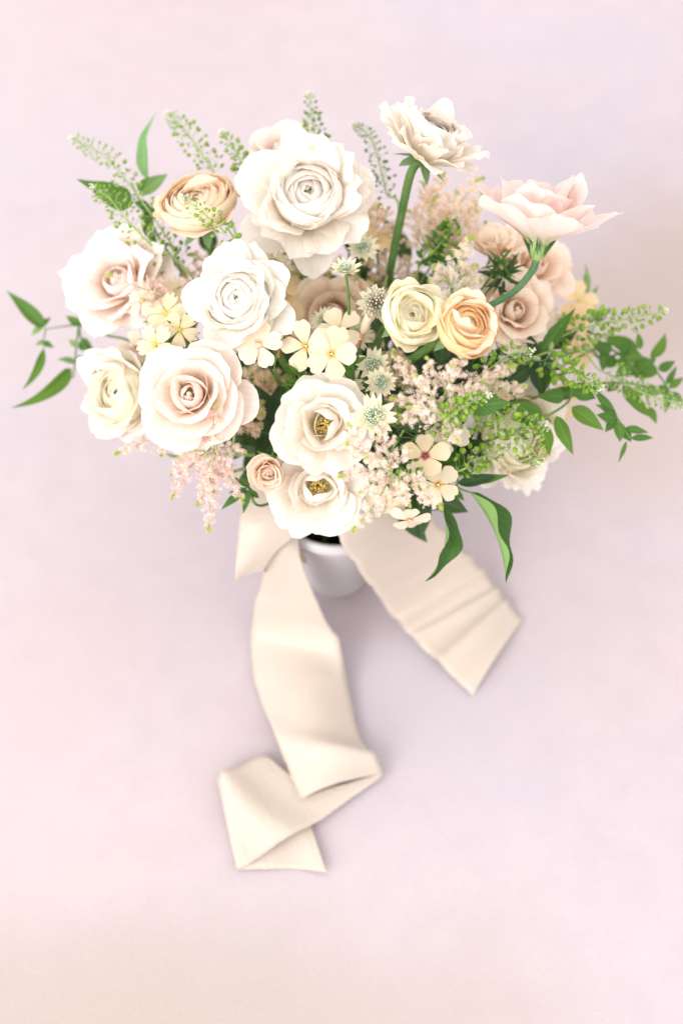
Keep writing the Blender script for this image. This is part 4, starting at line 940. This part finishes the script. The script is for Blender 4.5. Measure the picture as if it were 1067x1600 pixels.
pennycress([(700, 740, .205), (735, 720, .21), (760, 712, .212), (782, 702, .214)], 'small pennycress sprig pointing over the hanging cream ranunculus', pod=.0022, spread=.006, bare=.05)
pennycress([(620, 690, .21), (640, 660, .225), (670, 650, .235), (700, 640, .24)], 'dark pennycress sprig in shade between two pink astilbes', pod=.0027, spread=.008, bare=.0, dark=True)
pennycress([(650, 430, .215), (680, 390, .23), (700, 365, .24), (708, 345, .245)], 'green pennycress sprig inside the large peach astilbe', pod=.0026, spread=.007, bare=.05, dark=True)
pennycress([(650, 740, .215), (640, 750, .22), (640, 735, .225), (655, 690, .23)], 'dark pennycress sprig beside the red-eyed phlox', pod=.0022, spread=.006, bare=.0, dark=True)

# ================================================================== jasmine and other foliage
vine([(280, 420, .20), (235, 345, .225), (212, 300, .235), (205, 285, .238)], [
    (206, 322, .238, 121, 280, .250, 44, dict(mat='leaf_mid', fold=.15, wpos=.30)),
    (232, 282, .245, 247, 172, .262, 30, dict(mat='leaf_pale', fold=.4, curlx=-.10, tw=.4, nrm=face(-.5, .1, .8))),
    (218, 305, .24, 262, 272, .24, 26, dict(mat='leaf_pale')), (222, 312, .24, 240, 345, .23, 14, {}), (216, 298, .242, 234, 276, .25, 12, {}),
    (228, 330, .235, 228, 372, .225, 16, dict(mat='leaf_mid')), (210, 315, .24, 262, 345, .23, 14, dict(mat='leaf_mid')),
    (236, 360, .225, 245, 400, .215, 12, {})],
    'jasmine stem with broad pointed leaves beside the peach ranunculus')
vine([(250, 560, .17), (160, 520, .175), (125, 480, .178), (122, 400, .18)], [
    (126, 470, .178, 120, 398, .182, 22, dict(mat='leaf_pale')), (128, 482, .178, 140, 425, .175, 16, {})],
    'jasmine tip with upright pale leaf behind the pink rose')
vine([(235, 600, .14), (165, 580, .15), (128, 530, .158), (124, 505, .16), (115, 590, .15)], [
    (126, 508, .16, 104, 494, .165, 16, {}), (126, 506, .16, 154, 511, .165, 12, dict(mat='leaf_mid')), (112, 576, .15, 18, 637, .150, 26, dict(fold=.4, curlx=-.10, wpos=.28)),
    (118, 566, .152, 90, 562, .16, 14, dict(mat='leaf_pale')), (120, 566, .152, 134, 562, .15, 20, dict(mat='leaf_mid')), (124, 535, .156, 146, 545, .155, 24, dict(mat='leaf_mid')), (122, 540, .156, 108, 530, .16, 12, dict(mat='leaf_pale')),
    (70, 512, .162, 12, 455, .170, 27, dict(mat='leaf_mid', fold=.4, wpos=.32)), (69, 545, .158, 36, 608, .150, 16, dict(curlx=-.1)), (66, 508, .162, 80, 496, .165, 10, dict(mat='leaf_mid')), (66, 510, .162, 50, 524, .16, 12, dict(mat='leaf_pale')),
    (70, 534, .158, 85, 543, .158, 11, dict(mat='leaf_mid')), (70, 534, .158, 56, 539, .16, 9, dict(mat='leaf_pale'))],
    'trailing jasmine vine with curved leaves beside the cream ranunculus', twigs=[[(124, 507, .16), (100, 510, .162), (72, 514, .162)], [(72, 514, .162), (69, 530, .16), (69, 546, .158)]])
vine([(830, 600, .185), (890, 603, .185), (960, 598, .18), (1010, 605, .175), (1067, 632, .17)], [
    (972, 602, .178, 1022, 655, .17, 26, dict(curlx=.1)), (962, 598, .18, 948, 612, .178, 18, dict(mat='leaf_mid')), (935, 606, .182, 870, 618, .19, 22, {}), (900, 612, .184, 842, 622, .185, 24, dict(mat='leaf_mid')), (890, 606, .184, 940, 612, .178, 22, dict(mat='leaf_mid'))],
    'long jasmine stem reaching away beyond the pennycress, with paired leaves')
vine([(870, 560, .17), (940, 560, .165), (985, 548, .165), (1010, 565, .162), (1032, 590, .16), (1050, 620, .158)], [
    (995, 548, .165, 940, 525, .17, 28, dict(mat='leaf_jasmine')), (1000, 552, .164, 955, 572, .165, 24, {}), (1015, 562, .162, 970, 588, .16, 28, {}), (1026, 575, .161, 990, 590, .16, 24, {}),
    (1016, 560, .162, 1038, 520, .17, 20, dict(curlx=.1)), (998, 546, .165, 996, 520, .17, 14, {}), (1028, 578, .16, 1054, 564, .165, 18, dict(mat='leaf_mid')), (1044, 606, .158, 1067, 590, .16, 14, {}), (1042, 608, .158, 1020, 612, .158, 18, {}),
    (1046, 610, .158, 1038, 645, .15, 16, {}), (1040, 600, .158, 1056, 572, .165, 12, dict(mat='leaf_mid')), (960, 558, .165, 948, 575, .165, 22, dict(mat='leaf_mid')), (1050, 612, .158, 1067, 634, .15, 12, {})],
    'jasmine branch of oval leaves under the bright pennycress pods')
vine([(760, 690, .19), (830, 662, .195), (885, 630, .20), (893, 600, .20)], [
    (846, 655, .197, 795, 628, .205, 32, {}), (840, 660, .196, 800, 650, .20, 34, dict(mat='leaf_mid')), (846, 664, .196, 858, 712, .185, 26, {}), (868, 650, .198, 895, 710, .185, 24, dict(wave=.02)), (893, 636, .20, 942, 672, .195, 28, {}),
    (882, 618, .20, 838, 620, .205, 26, dict(mat='leaf_mid')), (895, 612, .20, 930, 622, .195, 22, dict(mat='leaf_mid'))],
    'arched jasmine stem with hanging oval leaves over the hanging cream ranunculus')
vine([(860, 590, .19), (915, 605, .195), (948, 625, .195), (965, 655, .19), (985, 685, .185)], [
    (960, 650, .192, 928, 612, .20, 14, dict(mat='leaf_mid')), (962, 655, .19, 932, 648, .195, 22, dict(mat='leaf_mid')), (966, 660, .19, 968, 690, .183, 20, dict(mat='leaf_mid')), (975, 670, .188, 1012, 676, .185, 14, dict(mat='leaf_mid')), (985, 685, .185, 1020, 684, .18, 12, dict(mat='leaf_mid')),
    (972, 668, .188, 985, 690, .18, 16, dict(mat='leaf_mid')), (978, 690, .185, 966, 722, .175, 7, dict(mat='leaf_mid')), (955, 645, .192, 930, 632, .198, 10, dict(mat='leaf_mid')), (960, 650, .19, 945, 675, .185, 20, dict(mat='leaf_mid'))],
    'jasmine tendril with small crowded tip leaves below the arching vine')
vine([(890, 520, .16), (930, 490, .16), (918, 465, .162), (912, 430, .17)], [
    (918, 460, .162, 914, 412, .172, 10, dict(mat='leaf_pale')), (922, 470, .16, 935, 445, .165, 9, dict(mat='leaf_pale')), (925, 490, .16, 945, 510, .155, 16, dict(mat='leaf_mid')), (935, 530, .158, 925, 555, .155, 26, dict(mat='leaf_mid'))],
    'thin blurred jasmine tendril curling behind the tan phlox')

vine([(860, 580, .178), (930, 545, .172), (965, 552, .168), (1000, 590, .162), (1015, 640, .155)], [
    (955, 548, .17, 925, 538, .175, 26, dict(mat='leaf_mid')), (945, 550, .17, 940, 580, .165, 24, dict(mat='leaf_mid')), (985, 570, .165, 960, 590, .165, 26, {}), (995, 580, .163, 1024, 560, .168, 22, {}), (1006, 606, .16, 1030, 616, .158, 20, {}),
    (1004, 604, .16, 984, 622, .158, 20, {}), (1013, 636, .156, 1025, 662, .15, 14, {}), (970, 556, .168, 985, 530, .175, 18, dict(mat='leaf_mid'))],
    'jasmine branch threading behind the sparse pennycress with small paired leaves')
# large folded leaves over the ribbon
vine([(660, 740, .18), (682, 765, .18), (688, 795, .178)], [
    (690, 792, .178, 664, 908, .160, 52, dict(mat='leaf_big', fold=.85, wave=.045, tw=0, nrm=face(.62, .0, .75), curlx=-.15, wpos=.40, bend=.4, nv=21))],
    'dark wavy leaf hanging alone over the right ribbon tail', name='leaf_sprig', cat='leaf', group='hanging leaves')
vine([(690, 745, .18), (715, 762, .182), (735, 770, .182)], [
    (732, 768, .182, 790, 910, .160, 62, dict(mat='leaf_big', fold=.85, wave=.040, tw=0, nrm=face(.85, .0, .5), curlx=-.10, wpos=.38, bend=.4, nv=21)), (735, 752, .185, 795, 742, .19, 14, dict(mat='leaf_mid')), (715, 755, .185, 780, 742, .19, 20, dict(mat='leaf_dark')), (700, 762, .18, 725, 782, .17, 16, {})],
    'long pale-backed wavy leaf hanging beyond the ribbon, with small leaves at its joint', name='leaf_sprig', cat='leaf', group='hanging leaves')
vine([(700, 660, .235), (725, 632, .25), (735, 630, .252)], [
    (725, 635, .25, 795, 628, .258, 34, dict(mat='leaf_mid', fold=.2, wpos=.45)), (680, 660, .24, 620, 668, .235, 30, dict(mat='leaf_dark'))],
    'broad smooth green leaf lying across the pennycress', name='leaf_sprig', cat='leaf', group='single leaves')
vine([(820, 570, .205), (838, 555, .21), (845, 550, .212)], [
    (838, 558, .21, 898, 482, .225, 28, dict(mat='leaf_mid', fold=.45, wpos=.35)), (838, 562, .21, 824, 520, .22, 20, dict(mat='leaf_dark')), (825, 575, .205, 790, 600, .20, 30, dict(mat='leaf_dark')), (835, 572, .205, 850, 620, .195, 26, dict(mat='leaf_dark')), (830, 565, .207, 880, 578, .2, 24, dict(mat='leaf_dark'))],
    'dark pointed leaf standing up beside the golden phlox', name='leaf_sprig', cat='leaf', group='single leaves')
vine([(440, 720, .185), (432, 690, .19), (430, 678, .192)], [
    (430, 680, .192, 362, 668, .20, 52, dict(mat='leaf_dark', fold=.12, bend=.2)), (432, 678, .192, 398, 600, .205, 50, dict(mat='leaf_dark', fold=.12, bend=.2)), (434, 678, .192, 440, 598, .205, 48, dict(mat='leaf_dark', fold=.12)), (430, 685, .19, 400, 735, .185, 44, dict(mat='leaf_dark')), (436, 682, .192, 470, 720, .185, 40, dict(mat='leaf_dark'))],
    'dark green rose leaf fan between the garden rose and the open white rose', name='rose_foliage', cat='foliage', group='rose foliage')
vine([(440, 735, .19), (437, 715, .197), (436, 712, .198)], [(441, 716, .198, 434, 682, .208, 15, dict(mat='leaf_pale', fold=.5, bend=.2)), (437, 722, .197, 402, 705, .205, 10, dict(mat='leaf_pale'))],
    'pale pointed sepal leaf beside the peach rosebud', name='leaf_sprig', cat='leaf', group='single leaves')
vine([(410, 790, .165), (392, 765, .175), (385, 760, .178)], [
    (386, 762, .178, 346, 796, .170, 14, dict(mat='leaf_mid')), (388, 764, .178, 380, 802, .168, 12, dict(mat='leaf_mid')), (390, 760, .18, 364, 742, .185, 12, dict(mat='leaf_mid')), (388, 758, .18, 396, 728, .185, 14, dict(mat='leaf_mid')), (390, 765, .178, 405, 778, .17, 10, dict(mat='leaf_mid')), (385, 765, .178, 358, 770, .175, 10, dict(mat='leaf_mid'))],
    'star of small green leaves below the peach rosebud', name='leaf_sprig', cat='leaf', group='small leaf sprigs')
def spiky(px, py, z, n, Lpx, Wpx, label, mat='leaf_mid', stem='stem'):
    b, e = vase_pts(); H = P(px, py, z)
    root = thing('leaf_sprig', label, 'foliage', b, 'small leaf sprigs')
    part('stem', tube('stem', spline([b, e, (e + H) / 2 + Vector((0, 0, .01)), H], 24), [.0012, .001, .0007], 6), stem, root)
    for k in range(n):
        a = k * 2.39996; d = (face(math.cos(a), math.sin(a), random.uniform(-.1, .7)))
        A = H - Vector((0, 0, .012)) * random.random() + Vector((random.gauss(0, .002), random.gauss(0, .002), 0))
        leaf(root, A, A + d * Lpx * PX * random.uniform(.6, 1.1), Wpx * PX * random.uniform(.7, 1.2), mat, fold=.4, bend=random.uniform(.2, .9))
spiky(782, 425, .245, 22, 42, 6, 'spiky dark green sprig beneath the lisianthus stem', 'leaf_dark')
spiky(783, 412, .25, 12, 36, 5, 'needle leaved green sprig under the closed beige bud', 'leaf_mid')
spiky(466, 585, .250, 16, 34, 9, 'tuft of narrow green leaves above the open white rose')
spiky(545, 565, .250, 12, 32, 8, 'narrow green leaves behind the foremost yellow phlox')
spiky(690, 390, .225, 14, 42, 12, 'leafy green sprig inside the large peach astilbe')
spiky(265, 515, .22, 14, 32, 8, 'narrow green leaves under the fringed yellow phlox')
spiky(574, 620, .235, 14, 30, 9, 'small green leaves between astrantia and the open white rose')
spiky(700, 715, .205, 16, 44, 15, 'bright leafy sprig behind the red-eyed phlox')
spiky(715, 690, .20, 12, 46, 18, 'dark leafy sprig above the small pennycress', 'leaf_dark')

def fill(px, py, z, spread, label, n=12, mat='leaf_dark', Lpx=74, Wpx=34):
    b, e = vase_pts(); H = P(px, py, z)
    root = thing('foliage_stem', label, 'foliage', b, 'dark foliage inside the arrangement')
    path = spline([b, e, (e + H) / 2, H], 24)
    part('stem', tube('stem', path, [.0015, .0012, .0008], 6), 'stem_dark', root)
    for k in range(n):
        t = 0.55 + .45 * k / (n - 1); A = Vector(path[int(t * 23)])
        a = k * 2.39996 + random.random(); d = face(math.cos(a), math.sin(a), random.uniform(-.25, .25))
        leaf(root, A, A + d * Lpx * PX * random.uniform(.7, 1.2), Wpx * PX * random.uniform(.8, 1.3), mat, fold=.25, bend=random.uniform(.2, .7))
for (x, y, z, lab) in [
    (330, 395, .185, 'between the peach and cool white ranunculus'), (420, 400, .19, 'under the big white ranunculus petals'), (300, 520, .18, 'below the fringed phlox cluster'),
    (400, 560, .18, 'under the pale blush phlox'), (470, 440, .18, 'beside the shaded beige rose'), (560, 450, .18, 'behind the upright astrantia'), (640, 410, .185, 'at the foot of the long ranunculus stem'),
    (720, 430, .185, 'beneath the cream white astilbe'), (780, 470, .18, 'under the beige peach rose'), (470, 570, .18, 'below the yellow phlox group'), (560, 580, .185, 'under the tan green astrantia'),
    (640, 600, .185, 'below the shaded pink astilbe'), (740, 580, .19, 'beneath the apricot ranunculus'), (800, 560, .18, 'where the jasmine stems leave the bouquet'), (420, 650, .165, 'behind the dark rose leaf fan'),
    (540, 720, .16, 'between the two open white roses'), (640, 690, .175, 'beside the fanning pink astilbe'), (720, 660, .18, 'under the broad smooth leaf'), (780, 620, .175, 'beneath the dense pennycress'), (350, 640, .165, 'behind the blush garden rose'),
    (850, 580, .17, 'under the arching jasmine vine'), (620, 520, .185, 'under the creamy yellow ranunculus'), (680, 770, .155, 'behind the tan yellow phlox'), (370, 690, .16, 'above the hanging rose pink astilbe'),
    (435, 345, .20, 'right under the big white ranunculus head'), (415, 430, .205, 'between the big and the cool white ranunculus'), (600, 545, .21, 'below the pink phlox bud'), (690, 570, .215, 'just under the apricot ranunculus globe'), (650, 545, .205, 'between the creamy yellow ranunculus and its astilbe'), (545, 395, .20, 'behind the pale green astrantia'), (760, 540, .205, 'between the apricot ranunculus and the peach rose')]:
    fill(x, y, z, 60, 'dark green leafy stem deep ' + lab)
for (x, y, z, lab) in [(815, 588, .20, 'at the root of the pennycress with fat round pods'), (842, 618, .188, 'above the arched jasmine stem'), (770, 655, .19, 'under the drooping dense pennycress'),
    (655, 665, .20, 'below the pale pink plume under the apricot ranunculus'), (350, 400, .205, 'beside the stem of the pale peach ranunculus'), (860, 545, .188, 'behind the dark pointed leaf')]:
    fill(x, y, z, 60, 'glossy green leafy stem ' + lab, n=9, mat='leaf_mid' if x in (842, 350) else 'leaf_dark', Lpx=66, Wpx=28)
